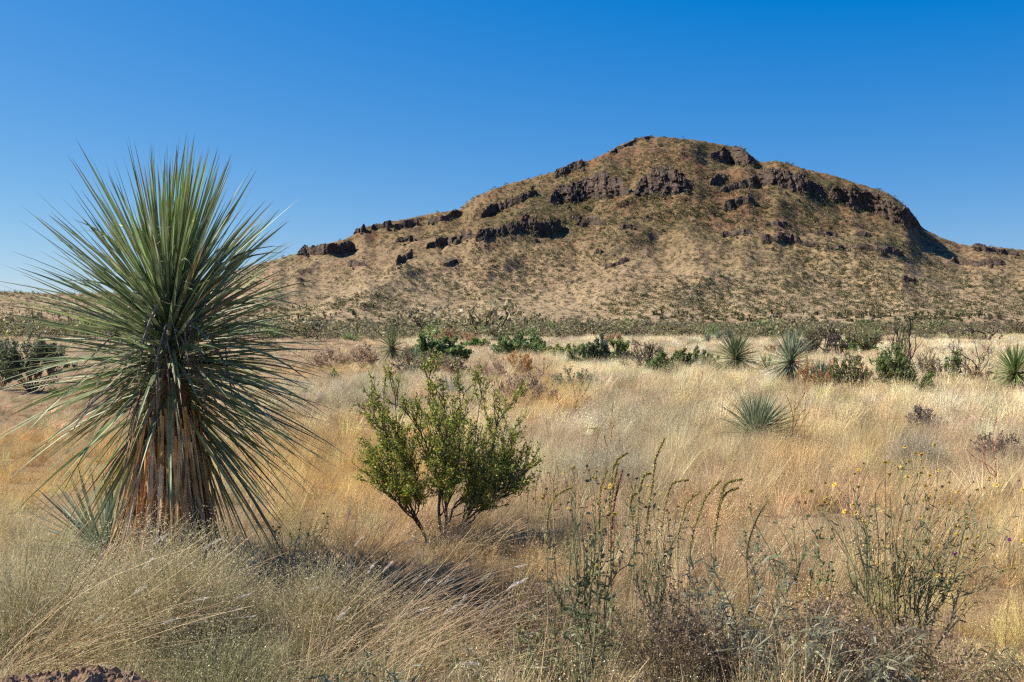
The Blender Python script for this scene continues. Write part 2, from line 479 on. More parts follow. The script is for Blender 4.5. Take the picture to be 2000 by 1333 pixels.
def cliff(base, top, rubble=.5, lean=.35, gaps=.35):
    """a continuous broken rock face between its bottom edge and its top edge, with rubble at the foot"""
    u0, u1 = base[0][0], base[-1][0]
    n = max(8, int((u1 - u0) / .75))
    us = np.linspace(u0, u1, n)
    vb = np.interp(us, [p[0] for p in base], [p[1] for p in base])
    vt = np.interp(us, [p[0] for p in top], [p[1] for p in top])
    hh = vb - vt
    end = np.clip(np.minimum(np.arange(n), np.arange(n)[::-1]) / max(4, n * .08), 0, 1)
    sd = int(u0 * 7 + u1) % 900
    crest = fbm(us * .16, us * 0 + sd, 4, sd, .65)
    notch = np.clip(1.55 - 1.9 * np.clip(fbm(us * .07, us * 0 + 3.1, 3, sd + 5) - .42, 0, 1) * 2.2, .62, 1.15)
    hh = hh * end ** .5 * (.85 + .36 * crest) * (1 - gaps + gaps * notch)
    pts = [on_hill(u, v + 1.5) for u, v in zip(us, vb)]
    ok = [p for p in pts if p is not None]
    if len(ok) < 3: return
    yy = np.array([np.nan if p is None else p[1] for p in pts])
    good = ~np.isnan(yy); yy = np.interp(us, us[good], yy[good])
    kw_ = 15 if n > 40 else 7
    ker = np.hanning(kw_); ker /= ker.sum()
    yy = np.convolve(np.pad(yy, kw_ // 2, 'edge'), ker, 'valid')
    k = yy / F
    H = np.maximum(hh * k, .3)
    zb = CAMZ + (HOR - vb) * k
    m = int(np.clip(hh.max() / .9, 5, 40))
    t = np.linspace(0, 1, m)
    sx = us * k                                                  # metres along the face
    S_, T_ = np.meshgrid(sx, t, indexing='ij')
    T_ = T_ + 0 * S_; ZM = T_ * H[:, None]
    warp = S_ + (fbm(S_ * .3, ZM * .3, 3, sd + 9) - .5) * 5
    colw = 2.6
    ci = np.floor(warp / colw); bi = np.floor((ZM + hash2(ci, ci * 0, sd) * 6) / 4.5)
    blocky = hash2(ci, bi, sd + 3)
    big = fbm(S_ * .06, ZM * .05, 3, sd + 1)
    fine = fbm(S_ * .9, ZM * .5, 3, sd + 2)
    amp = np.minimum(H * .22, 2.6)[:, None]
    out = amp * ((blocky - .4) * 1.0 + (big - .4) * 1.8 + (fine - .5) * .9)
    inset = T_ ** 1.3 * (H * lean)[:, None]
    Y = yy[:, None] + inset - out
    X = (us - 1000)[:, None] / F * yy[:, None] + (fbm(S_ * .5, ZM * .5, 2, sd + 4) - .5) * 1.2
    Z = zb[:, None] + ZM
    foot_ = np.stack((X[:, 0], Y[:, 0] - .6, Z[:, 0] - 3.5), -1)[:, None]
    lip = np.stack((X[:, -1], Y[:, -1] + 1.6, Z[:, -1] + .25), -1)[:, None]
    back = np.stack((X[:, -1], Y[:, -1] + 5 + H * .5, Z[:, -1] - 2.5 - H * .2), -1)[:, None]
    V = np.concatenate((foot_, np.stack((X, Y, Z), -1), lip, back), 1)
    mb = MB()
    mb.add(V, grid_quads(n, m + 3))
    nr = int((u1 - u0) / 5 * rubble)
    for _ in range(nr):
        i = int(rng.integers(1, n - 1))
        if end[i] < .5: continue
        p = on_hill(us[i] + rng.normal() * 3, vb[i] + abs(rng.normal()) * min(hh[i] * .3 + 1.5, 8))
        if p is None: continue
        w = k[i] * 1.5 * math.exp(rng.normal() * .6)
        block(mb, p, w, w * rng.uniform(.6, 1.3), w * rng.uniform(.6, 1.6), rng.uniform(0, 3.1), rng.uniform(-.3, .3, 2))
    mb.build('rock_outcrop', M['rock'], hill)
outcrop = cliff

def ledge(pts, hgt, size=3.4):
    cliff(pts, [(u, v - hgt * 1.35) for u, v in pts], .8, .5, .8)

ledge([(581, 498), (620, 498), (655, 495), (695, 491)], 13)
ledge([(692, 456), (714, 452)], 9)
ledge([(725, 450), (765, 441)], 7); ledge([(770, 447), (818, 440)], 9); ledge([(835, 440), (905, 418)], 8)
ledge([(832, 486), (880, 476), (925, 463)], 11); ledge([(928, 473), (975, 464), (1020, 452)], 15)
ledge([(1016, 454), (1045, 461), (1075, 459), (1096, 450)], 25)
ledge([(938, 428), (1000, 402), (1050, 380)], 14)
ledge([(1080, 351), (1112, 338), (1148, 323)], 11)
outcrop([(1070, 397), (1112, 397), (1169, 388), (1228, 381)], [(1070, 376), (1100, 358), (1135, 342), (1169, 330), (1200, 340), (1228, 352)], 1.5, .9)
outcrop([(1240, 388), (1290, 384), (1358, 371)], [(1240, 362), (1261, 339), (1295, 322), (1325, 326), (1347, 347), (1358, 362)], 1.5, .8)
outcrop([(1405, 376), (1475, 362), (1531, 365), (1620, 386)], [(1405, 366), (1464, 350), (1512, 322), (1535, 326), (1576, 341), (1620, 370)], 1.5, .7)
outcrop([(1618, 392), (1660, 402), (1719, 423), (1760, 440), (1797, 449)], [(1618, 362), (1660, 366), (1726, 386), (1767, 405), (1797, 424)], 1, .2)
outcrop([(1385, 308), (1419, 320), (1482, 323)], [(1385, 300), (1415, 287), (1452, 287), (1470, 304), (1482, 318)], 1.2, .7)
ledge([(1190, 303), (1220, 288), (1250, 274), (1278, 271)], 5)
ledge([(1125, 440), (1182, 441)], 12); ledge([(1212, 449), (1238, 449)], 11); ledge([(1160, 496), (1176, 496)], 7)
ledge([(1180, 527), (1228, 510)], 6); ledge([(680, 520), (713, 518)], 7); ledge([(773, 519), (806, 502)], 12)
ledge([(864, 520), (903, 513)], 5); ledge([(773, 474), (811, 470)], 7); ledge([(1386, 363), (1420, 350)], 10)
ledge([(1413, 414), (1473, 395)], 13); ledge([(1409, 464), (1468, 457)], 7); ledge([(1488, 478), (1525, 474), (1567, 478)], 13)
ledge([(1570, 481), (1600, 483)], 7); ledge([(1612, 488), (1650, 488)], 7); ledge([(1668, 487), (1764, 498)], 8)
ledge([(1593, 458), (1633, 460)], 6); ledge([(1672, 460), (1702, 463)], 5); ledge([(1495, 443), (1540, 442)], 6)
ledge([(1859, 511), (1902, 520), (1964, 518)], 8); ledge([(1900, 485), (1990, 500)], 7); ledge([(1765, 548), (1796, 554)], 7)

# plants scattered over the hillside
def ribbon_head(mb, c, r, n, w, col):
    d = rand_dirs(n); d[:, 2] = np.abs(d[:, 2]) * .9 - .25
    d = norm(d)
    C = c + d[:, None] * (np.array((0, .6, 1.0)) * r)[None, :, None]
    S = norm(np.cross(d, rand_dirs(n)))[:, None]
    mb.ribbons(C, np.array((.6, 1, .1)) * w, S, col * rng.uniform(.7, 1.3, (n, 1)))

def hill_yucca_mesh():
    mb = MB()
    th = rng.uniform(.6, 1.7)
    lean = rng.uniform(-.15, .15)
    mb.tubes(np.array([[(0, 0, -.5), (lean * .5, 0, th * .5), (lean, 0, th)]]), np.array((.26, .30, .22)), 5, np.array(((.12, .08, .045),)))
    ribbon_head(mb, np.array((lean, 0, th)), rng.uniform(.65, .95), 46, .07, np.array((.085, .10, .04)))
    if rng.random() < .35: ribbon_head(mb, np.array((lean + .7, .1, th * .55)), .6, 30, .06, np.array((.085, .10, .04)))
    return mb.mesh('hillside_yucca', M['leaf'])

def hill_shrub_mesh(flat=1.0):
    mb = MB()
    n = 70
    P = rng.normal(size=(n, 3)) * (.55, .55, .3 * flat) + (0, 0, .45)
    P[:, 2] = np.abs(P[:, 2])
    mb.specks(P, rng.uniform(.14, .30, n), np.array((.080, .085, .032)) * rng.uniform(.5, 1.5, (n, 1)), .8)
    return mb.mesh('hillside_shrub', M['leaf'])

HY = [hill_yucca_mesh() for _ in range(8)]
HS = [hill_shrub_mesh(rng.uniform(.7, 1.4)) for _ in range(8)]
hill_pts = []
tries = 0
while len(hill_pts) < 19000 and tries < 160000:
    tries += 1
    u, v = rng.uniform(-350, 2350), rng.uniform(268, 646)
    j = int(round((math.degrees(math.atan((u - 1000) / F)) + HAZ) / (2 * HAZ) * (NA - 1)))
    if not 0 <= j < NA: continue
    k = int(np.argmax(ELEV[j] >= (HOR - v) / F))
    if k < 2 or k >= len(hr) - 2: continue
    x, y, z = hx[j, k], hy[j, k], hz[j, k]
    if z < -0.2: continue
    dens = fbm(np.array(x * .012), np.array(y * .012), 3, 51)
    if rng.random() > np.clip((dens - .34) * 3.2, 0.25, 1): continue
    hill_pts.append((y, u, v, x, y, z))
hill_pts.sort()
ny = ns = 0
rest = MB()
ycl = 'small dark yucca with a stubby trunk dotting the dry hillside'
scl = 'small dark green shrub dotting the dry hillside'
def mesh_arrays(me):
    n = len(me.vertices); a = np.zeros(n * 3, np.float32); me.vertices.foreach_get('co', a)
    q = np.zeros(len(me.loops), np.int32); me.loops.foreach_get('vertex_index', q)
    c = np.zeros(n * 4, np.float32); me.color_attributes['Col'].data.foreach_get('color', c)
    return a.reshape(-1, 3), q.reshape(-1, 4), c.reshape(-1, 4)[:, :3]
HSA = [mesh_arrays(m_) for m_ in HS]
for _, u, v, x, y, z in hill_pts:
    vis = -40 < u < 2040
    low = z < 55
    s = rng.uniform(.35, 1.0) ** 1.3 * (1.0 if low else 1.3) + .15
    if vis and low and ny < 290 and rng.random() < .33:
        o = link('hillside_yucca', HY[ny % 8], label=ycl, category='yucca', group='yuccas dotting the hillside')
        s = .55 + .45 * s; ny += 1
    elif vis and ns < 290 and s > .6:
        o = link('hillside_shrub', HS[ns % 8], label=scl, category='shrub', group='shrubs dotting the hillside')
        ns += 1
    else:
        a, q, c = HSA[int(rng.integers(8))]
        sel = q[: int(rng.integers(14, 26))]
        used = sel.ravel()
        an = rng.uniform(0, 6.28); ca, sa = math.cos(an), math.sin(an)
        V = a[used] * s * 1.15
        V = np.stack((V[:, 0] * ca - V[:, 1] * sa, V[:, 0] * sa + V[:, 1] * ca, V[:, 2]), -1) + (x, y, z)
        rest.add(V, np.arange(len(used)).reshape(-1, 4), col=c[used] * rng.uniform(.7, 1.3))
        continue
    o.location = (float(x), float(y), float(z) - .1); o.rotation_euler = (0, 0, rng.uniform(0, 6.28)); o.scale = (s,) * 3
rest.build('hillside_scrub', M['leaf'], kind='stuff', label='dark scrub scattered thickly over the dry hillside', category='scrub')

# ------------------------------------------------------------------ grass of the plain
def lerp(a, b, t): return a + (b - a) * t

def strands(n, spread, h0, h1, m, lean, splay, sag, w, tipw=0.15, r0=0.5):
    ang = rng.uniform(0, 2 * math.pi, n); rad = spread * rng.random(n) ** r0
    base = np.stack((np.cos(ang) * rad, np.sin(ang) * rad, np.zeros(n)), -1)
    d = np.stack((np.cos(ang) * splay * rng.random(n) + lean * rng.uniform(.3, 1.4, n), np.sin(ang) * splay * rng.random(n), np.ones(n)), -1)
    d += rng.normal(size=(n, 3)) * .12
    d = norm(d)
    Ln = rng.uniform(h0, h1, n)
    s = np.linspace(0, 1, m)
    C = base[:, None] + d[:, None] * (s[None, :, None] * Ln[:, None, None])
    hd = d * (1, 1, 0)
    sg = sag * rng.random(n)
    C = C + (hd * 0.6 - np.array((0, 0, 1.)))[:, None] * (s ** 2)[None, :, None] * (sg * Ln)[:, None, None]
    S = norm(np.cross(d, rand_dirs(n)))[:, None]
    W = w * (1 - (1 - tipw) * s)[None] * rng.uniform(.6, 1.3, (n, 1))
    return C, W, S, d

GREY = np.array
def clump_straw(scale_w, n, spread, h0, h1, heads=3, m=4):
    """upright dry grass with fine seed heads"""
    mb = MB()
    C, W, S, d = strands(n, spread, h0, h1, m, .28, .5, .35, scale_w)
    shade = rng.uniform(.45, 1.4, (n, 1)) * (1, 1, 1) * rng.uniform(.93, 1.07, (n, 3))
    mb.ribbons(C, W, S, shade)
    k = n * heads
    i = rng.integers(0, n, k)
    t = rng.uniform(.55, 1.03, k)[:, None]
    P = C[i, -2] * (1 - t) * 2.2 + C[i, -1] * (1 - (1 - t) * 2.2) + rng.normal(size=(k, 3)) * (.03, .03, .02) * (1 + scale_w * 60)
    mb.specks(P, scale_w * rng.uniform(1.2, 3.2, k), rng.uniform(.75, 1.3, (k, 1)) * (1.05, 1.0, .95), .4, axis=norm(d[i] + rng.normal(size=(k, 3)) * .5))
    return mb

def clump_fuzz(scale_w, n, spread, h0, h1, k):
    """airy grass whose hair-fine heads make a haze"""
    mb = MB()
    C, W, S, d = strands(n, spread * .45, h0 * .8, h1, 4, .15, .95, .3, scale_w * .8)
    mb.ribbons(C, W, S, rng.uniform(.55, 1.0, (n, 1)) * (1, 1, .95))
    a = rng.uniform(0, 6.28, k); r = spread * rng.random(k) ** .5 * 1.1
    z = (h0 + (h1 - h0) * rng.random(k) ** .6) * (1 - .35 * (r / spread) ** 2)
    P = np.stack((np.cos(a) * r + .1 * z, np.sin(a) * r, z), -1)
    mb.specks(P, scale_w * rng.uniform(1.5, 5, k), rng.uniform(.7, 1.25, (k, 1)) * (1, 1, 1), .18)
    return mb

def clump_litter(scale_w, n, spread, h):
    """short bent straw and stubble"""
    mb = MB()
    C, W, S, d = strands(n, spread, h * .4, h * 1.1, 4, .15, 2.4, .6, scale_w)
    mb.ribbons(C, W, S, rng.uniform(.35, 1.4, (n, 1)) * rng.uniform(.9, 1.1, (n, 3)))
    return mb

def clump_forb(scale_w, n, spread, h, flor):
    """low branching dry weed with small pale florets"""
    mb = MB()
    C, W, S, d = strands(n, spread * .5, h * .5, h, 4, .1, 1.2, .2, scale_w)
    mb.ribbons(C, W, S, rng.uniform(.45, .95, (n, 1)) * np.array((1.0, .88, .76)))
    k = n * 5
    i = rng.integers(0, n, k); j = rng.integers(1, 4, k)
    P = C[i, j] + rng.normal(size=(k, 3)) * .035
    mb.specks(P, scale_w * rng.uniform(1.2, 3.5, k), rng.uniform(.6, 1.15, (k, 1)) * np.array((1, .9, .78)), .5)
    f = int(k * flor)
    P = C[rng.integers(0, n, f), -1] + rng.normal(size=(f, 3)) * (.04, .04, .025)
    mb.specks(P, scale_w * rng.uniform(1.4, 2.8, f), np.array((1.55, 1.55, 1.75)) * rng.uniform(.8, 1.1, (f, 1)), .8)
    return mb

KINDS = {}
def kinds(tag_, w, n, sp, up):
    """three levels of detail of the same four habits"""
    lst = []
    for i in range(4): lst.append(clump_straw(w, n, sp, .34 * up, .62 * up))
    for i in range(3): lst.append(clump_fuzz(w, n, sp * 1.3, .20 * up, .42 * up, n * 7))
    for i in range(3): lst.append(clump_litter(w, n, sp * 1.3, .22 * up))
    for i in range(3): lst.append(clump_forb(w, int(n * .7), sp * 1.1, .34 * up, .35))
    KINDS[tag_] = [bpy.data.objects.new('grass_clump_source', mb.mesh('grass_clump_source', M['grass'])) for mb in lst]
kinds('near', .0016, 64, .085, 1.0)
kinds('mid', .0032, 80, .14, 1.0)
kinds('far', .009, 60, .38, 1.0)

# patches of the field: (column, row, half width, half height, tint, kind weights straw/fuzz/litter/forb, height)
STRAW = (.60, .50, .33); PALE = (.66, .56, .39); GOLD = (.62, .43, .19); GREYG = (.46, .405, .29); PINK = (.52, .39, .27); RED = (.44, .24, .13); OLIVE = (.30, .30, .15); FGR = (.50, .39, .25)
PATCH = [
    (1650, 820, 500, 110, STRAW, (4, 2, .5, .3), .85, 1.0), (1200, 715, 260, 25, PALE, (4, .5, .2, 0), .9, 1.3), (1750, 745, 260, 22, PALE, (5, .3, .2, 0), 1.05, 1.3),
    (1450, 680, 500, 14, PALE, (4, .5, .2, 0), .8, 1.2), (1240, 860, 140, 55, GREYG, (1, 5, .3, .2), .8, 1.4), (1400, 800, 120, 40, STRAW, (4, 2, .3, 0), .8, .8),
    (680, 770, 90, 50, GREYG, (1, 4, 1, .3), .75, 1.5), (660, 930, 130, 75, GOLD, (1.5, .8, 3, .4), .7, 2.0), (100, 900, 170, 70, GOLD, (1, .6, 3, .3), .55, 1.6),
    (80, 800, 160, 60, PINK, (1, 1, 3, .5), .45, 1.8), (620, 680, 100, 40, PINK, (1, 2, 2, 1), .6, 1.1), (1060, 800, 60, 60, GOLD, (2, 1, 1, 1), .8, .9), (640, 735, 60, 12, GOLD, (1, 0, 3, 0), .35, 2.5),
    (1130, 860, 80, 40, PINK, (1, 3, 1, 1), .8, 1.0), (1550, 910, 90, 60, GOLD, (2, 2, 1, 1), .8, 1.1), (1720, 900, 60, 40, GOLD, (2, 2, 1, 1), .8, 1.0), (1900, 880, 120, 60, PINK, (2, 1, 1, 2), .85, .9),
    (900, 1060, 220, 60, FGR, (.6, .6, 1, 5), .75, 1.8), (900, 1180, 260, 90, (.56, .39, .19), (1.2, .7, 2.5, 2.5), .75, 1.6), (1400, 1080, 260, 80, FGR, (.7, 1, 1, 4), .95, 1.5),
    (1450, 950, 220, 60, (.50, .38, .23), (2.5, 2, 1, 1), .9, 1.1), (1850, 1080, 200, 110, (.52, .40, .23), (1.5, 1.5, 2, 1.5), .8, 1.3), (1850, 1230, 250, 70, (.50, .41, .20), (1, 1, 3, 1.5), .7, 1.3),
    (1400, 1250, 300, 80, (.34, .29, .18), (1, 1, 2, 3), .85, 1.2), (300, 1200, 380, 120, (.43, .39, .235), (1, 3, 1.5, .5), .75, 1.7),
    (900, 650, 900, 8, OLIVE, (2, 1, 1, 1), .8, 1.2), (700, 700, 80, 12, (.40, .34, .2), (1, 2, 1, 1), .8, 1.0), (1000, 735, 90, 20, (.46, .33, .22), (1, 2, 1, 1), .8, 1.0),
]
def field(x, y):
    u = 1000 + F * x / y; v = HOR + F * CAMZ / y
    n = len(x)
    tint = np.zeros((n, 3)); kw = np.zeros((n, 4)); hgt = np.zeros(n); tot = np.zeros(n)
    wob = (fbm(x * .6, y * .6, 3, 61) - .5) * 1.6
    for (cu, cv, su, sv, t, k, hh, wt) in PATCH:
        r2 = ((u - cu) / su + wob * .5) ** 2 + ((v - cv) / sv + wob * .5) ** 2
        w = wt * np.exp(-r2 * 1.2)
        tint += w[:, None] * np.array(t); kw += w[:, None] * np.array(k) / sum(k); hgt += w * hh; tot += w
    w0 = .06
    tint = (tint + w0 * np.array(STRAW)) / (tot + w0)[:, None]; kw += w0 * .25; hgt = (hgt + w0 * .75) / (tot + w0)
    return u, v, tint, kw / kw.sum(1, keepdims=True), hgt

BARE = [(165, 997, 95, 28), (20, 730, 70, 14), (60, 775, 60, 8), (1010, 1030, 40, 12), (240, 740, 60, 10), (90, 1030, 70, 16)]   # open soil
CLEAR = []
def scatter_grass(tag_, y0, y1, dens, size, half=0.66):
    mg = 2.6
    area_n = int(dens * (half * (y1 ** 2 - y0 ** 2) + 2 * mg * (y1 - y0)))
    yt = np.linspace(y0, y1, 400); cw = np.cumsum(half * yt + mg); cw = (cw - cw[0]) / (cw[-1] - cw[0])
    y = np.interp(rng.random(area_n), cw, yt); x = rng.uniform(-1, 1, area_n) * (half * y + mg)
    u, v, tint, kw, hgt = field(x, y)
    keep = fbm(x * .9, y * .9, 3, 71) > .30
    for (cu, cv, su, sv) in BARE:
        keep &= ((u - cu) / su) ** 2 + ((v - cv) / sv) ** 2 > 1 + rng.normal(size=area_n) * .25
    for (cx, cy, cr) in CLEAR: keep &= np.hypot(x - cx, y - cy) > cr
    x, y, tint, kw, hgt = x[keep], y[keep], tint[keep], kw[keep], hgt[keep]
    n = len(x)
    kind = (rng.random((n, 1)) > np.cumsum(kw, 1)).sum(1).clip(0, 3)
    start, cnt = np.array((0, 4, 7, 10)), np.array((4, 3, 3, 3))
    idx = start[kind] + (rng.random(n) * cnt[kind]).astype(int)
    br = .50 + .6 * fbm(x * .35, y * .35, 3, 81) + .62 * fbm(x * 1.6, y * 1.6, 3, 85)
    tint = tint * (br * np.exp(rng.normal(size=n) * .26))[:, None] * rng.uniform(.93, 1.07, (n, 3))
    warm = (fbm(x * 1.1, y * 1.1, 3, 83) - .5)[:, None] * np.array((.16, -.06, -.32)) + 1
    tint = tint * warm * np.array((1.06, 1.04, .95))
    rare = rng.random(n) < .05
    tint[rare] *= (.62, .78, .62)
    me = bpy.data.meshes.new('dry_grass')
    me.vertices.add(n)
    me.vertices.foreach_set('co', np.stack((x, y, gz(x, y) - .01), -1).astype(np.float32).ravel())
    a = me.attributes.new('tint', 'FLOAT_COLOR', 'POINT')
    a.data.foreach_set('color', np.concatenate((np.clip(tint, 0, .9), np.ones((n, 1))), 1).astype(np.float32).ravel())
    a = me.attributes.new('pick', 'INT', 'POINT'); a.data.foreach_set('value', idx.astype(np.int32))
    a = me.attributes.new('turn', 'FLOAT_VECTOR', 'POINT')
    tn = np.zeros((n, 3)); tn[:, 2] = rng.normal(size=n) * .9
    a.data.foreach_set('vector', tn.astype(np.float32).ravel())
    a = me.attributes.new('size', 'FLOAT', 'POINT')
    a.data.foreach_set('value', (size * hgt * np.where(rng.random(n) < .06, 1.45, rng.uniform(.65, 1.15, n))).astype(np.float32))
    o = link('dry_grass', me, kind='stuff', label='dry straw coloured grass covering the plain', category='grass')
    ng = bpy.data.node_groups.new('grow_grass', 'GeometryNodeTree')
    ng.interface.new_socket('Geometry', in_out='INPUT', socket_type='NodeSocketGeometry')
    ng.interface.new_socket('Geometry', in_out='OUTPUT', socket_type='NodeSocketGeometry')
    N, L = ng.nodes, ng.links
    gi, go = N.new('NodeGroupInput'), N.new('NodeGroupOutput')
    join = N.new('GeometryNodeJoinGeometry')
    for k, src in reversed(list(enumerate(KINDS[tag_]))):
        oi = N.new('GeometryNodeObjectInfo'); oi.inputs['Object'].default_value = src; oi.inputs['As Instance'].default_value = True
        L.new(oi.outputs['Geometry'], join.inputs[0])
    def attr(nm, t):
        q = N.new('GeometryNodeInputNamedAttribute'); q.data_type = t; q.inputs['Name'].default_value = nm
        return q.outputs[0]
    ip = N.new('GeometryNodeInstanceOnPoints')
    L.new(gi.outputs[0], ip.inputs['Points']); L.new(join.outputs[0], ip.inputs['Instance'])
    ip.inputs['Pick Instance'].default_value = True
    L.new(attr('pick', 'INT'), ip.inputs['Instance Index'])
    L.new(attr('turn', 'FLOAT_VECTOR'), ip.inputs['Rotation'])
    L.new(attr('size', 'FLOAT'), ip.inputs['Scale'])
    L.new(ip.outputs[0], go.inputs[0])
    md = o.modifiers.new('grow_grass', 'NODES'); md.node_group = ng
    return o
CLEAR.append((-2.12, 6.25, .33))
scatter_grass('near', 2.4, 13.5, 80, .85)
scatter_grass('mid', 13, 42, 14, .95)
scatter_grass('far', 40, 330, 1.1, .95)

# ------------------------------------------------------------------ plants: builders
def stem_fan(base, targets, m=6, wig=.06, sag=0.0):
    """curved stems from base points to target points"""
    n = len(targets)
    base = np.broadcast_to(base, (n, 3))
    s = np.linspace(0, 1, m)[None, :, None]
    C = base[:, None] * (1 - s) + targets[:, None] * s
    Ln = np.linalg.norm(targets - base, axis=1)[:, None, None]
    w1, w2 = rng.normal(size=(n, 1, 3)), rng.normal(size=(n, 1, 3))
    C = C + Ln * wig * (w1 * np.sin(s * math.pi) + w2 * .6 * np.sin(s * 2 * math.pi))
    C[..., 2] += (Ln * sag * np.sin(s * math.pi))[..., 0]
    return C

def pick_on(C, k, lo, hi):
    """k random points on each curve, with their direction"""
    n, m, _ = C.shape
    i = np.repeat(np.arange(n), k)
    t = rng.uniform(lo, hi, n * k) * (m - 1)
    a = np.clip(t.astype(int), 0, m - 2); f = (t - a)[:, None]
    return C[i, a] * (1 - f) + C[i, a + 1] * f, norm(C[i, a + 1] - C[i, a]), i

def shrub_arrays(rx, ry, hgt, n0=8, n1=6, n2=6, zlo=.35, centre=(0, 0), rough=.25, wig=.06, spread=.9, up=.5):
    """branch curves of a shrub: three orders, the shape set by where the first order ends"""
    d = rand_dirs(n0 * 6); d[:, 2] = np.abs(d[:, 2]); d = d[d[:, 2] > .12][:n0]
    R_ = rng.uniform(1 - rough, 1 + rough * .4, (len(d), 1))
    T = d * R_ * np.array((rx, ry, hgt * (1 - zlo))) * .82 + np.array((centre[0], centre[1], hgt * zlo))
    b = np.stack((rng.normal(size=len(d)) * rx * .08, rng.normal(size=len(d)) * ry * .08, np.full(len(d), -.05)), -1)
    S0 = stem_fan(b, T, 7, wig)
    P, D, _ = pick_on(S0, n1, .35, 1.0)
    r = (rx + ry + hgt) / 3
    out = norm(P - np.array((centre[0], centre[1], hgt * .1)))
    T1 = P + norm(D * .7 + out * .8 + rand_dirs(len(P)) * spread + (0, 0, up * .5)) * r * rng.uniform(.22, .42, (len(P), 1))
    S1 = stem_fan(P, T1, 5, wig)
    P, D, _ = pick_on(S1, n2, .25, 1.0)
    T2 = P + norm(D + rand_dirs(len(P)) * spread + (0, 0, up * .6)) * r * rng.uniform(.08, .2, (len(P), 1))
    S2 = stem_fan(P, T2, 4, wig)
    return S0, S1, S2

def leaves_on(mb, S, k, size, cols, jit=.6, aspect=.55, lo=.2):
    P, D, _ = pick_on(S, k, lo, 1.02)
    P = P + rng.normal(size=P.shape) * size * jit
    cols = np.array(cols)
    c = cols[rng.integers(0, len(cols), len(P))] * rng.uniform(.6, 1.35, (len(P), 1))
    mb.specks(P, size * rng.uniform(.6, 1.3, len(P)), c, aspect, axis=norm(D * .6 + rand_dirs(len(P))))

def taper(n, m, a, b): return np.linspace(a, b, m)[None] * rng.uniform(.75, 1.2, (n, 1))

DKGREEN = [(.18, .25, .08), (.21, .275, .095), (.15, .205, .07)]
GREEN = [(.20, .265, .085), (.23, .285, .10), (.165, .22, .07)]
YELGREEN = [(.25, .28, .07), (.21, .26, .06), (.3, .29, .09)]
GREYGRN = [(.17, .205, .115), (.21, .24, .15), (.14, .17, .09)]
BROWN = [(.24, .18, .115), (.29, .22, .14), (.19, .145, .095)]
OLV = [(.225, .205, .105), (.26, .23, .125), (.175, .16, .08)]
REDDRY = [(.48, .35, .23), (.42, .30, .195), (.54, .41, .28)]
ORANGE = [(.46, .27, .10), (.40, .24, .10), (.52, .34, .15)]

def make_shrub(name, label, cat, loc, rx, hgt, leaf, size, per=5, ry=None, n0=9, n1=6, n2=6, zlo=.3, twig=(.10, .075, .055), tw=.012, group=None, wig=.06, spread=.9, up=.5, rough=.25, centre=(0, 0), aspect=.55, jit=.6, leafmat='leaf', rz=0):
    t = thing(name, label, cat, loc, rz, group)
    S0, S1, S2 = shrub_arrays(rx, ry or rx * .8, hgt, n0, n1, n2, zlo, centre, rough, wig, spread, up)
    mb = MB()
    mb.tubes(S0, taper(len(S0), 7, tw, tw * .4), 5, np.array(twig) * rng.uniform(.7, 1.3, (len(S0), 1)))
    mb.tubes(S1, taper(len(S1), 5, tw * .4, tw * .18), 3, np.array(twig) * rng.uniform(.7, 1.3, (len(S1), 1)))
    mb.tubes(S2, taper(len(S2), 4, tw * .2, tw * .1), 3, np.array(twig) * rng.uniform(.7, 1.3, (len(S2), 1)))
    mb.build('branches', M['twig'], t)
    if leaf is not None and per:
        fm = MB()
        leaves_on(fm, S2, per, size, leaf, jit, aspect)
        leaves_on(fm, S1, max(1, per // 2), size, leaf, jit, aspect, .45)
        fm.build('foliage', M[leafmat], t)
    return t

# --- long stiff leaves of a yucca
def yucca_leaf(mb, base, d, L, W, sag, col, side=None, m=8, fold=.35, wave=0.0):
    base, d = np.asarray(base, float), norm(np.asarray(d, float))
    s = np.linspace(0, 1, m)
    hd = np.array((d[0], d[1], 0))
    C = base + d * (s * L)[:, None] + (hd * .25 - np.array((0, 0, 1))) * (sag * L * s ** 2.2)[:, None]
    if side is None:
        side = np.cross(d, (0, 0, 1.)); side = side if np.linalg.norm(side) > .05 else np.array((1., 0, 0))
    S = norm(side); Nn = norm(np.cross(S, d))
    if wave: C = C + S * (wave * L * np.sin(s * rng.uniform(2, 5)))[:, None]
    w = W * np.interp(s, (0, .12, .45, .8, 1), (.9, .85, 1, .55, .03))
    A, B, Cc = C - S * w[:, None] + Nn * (w * fold)[:, None], C, C + S * w[:, None] + Nn * (w * fold)[:, None]
    V = np.stack((A, B, Cc), 1).reshape(-1, 3)
    q = []
    for k in range(m - 1):
        q += [(3 * k, 3 * k + 1, 3 * k + 4, 3 * k + 3), (3 * k + 1, 3 * k + 2, 3 * k + 5, 3 * k + 4)]
    cc = np.repeat(np.asarray(col, float)[None] * np.ones((m, 1)), 3, 0)
    cc[0::3] *= 1.22; cc[2::3] *= 1.22
    cc[-3:] = (.16, .10, .05)
    mb.add(V, q, col=cc)

def dir_of(phi, th): return np.array((math.cos(phi) * math.cos(th), math.cos(phi) * math.sin(th), math.sin(phi)))

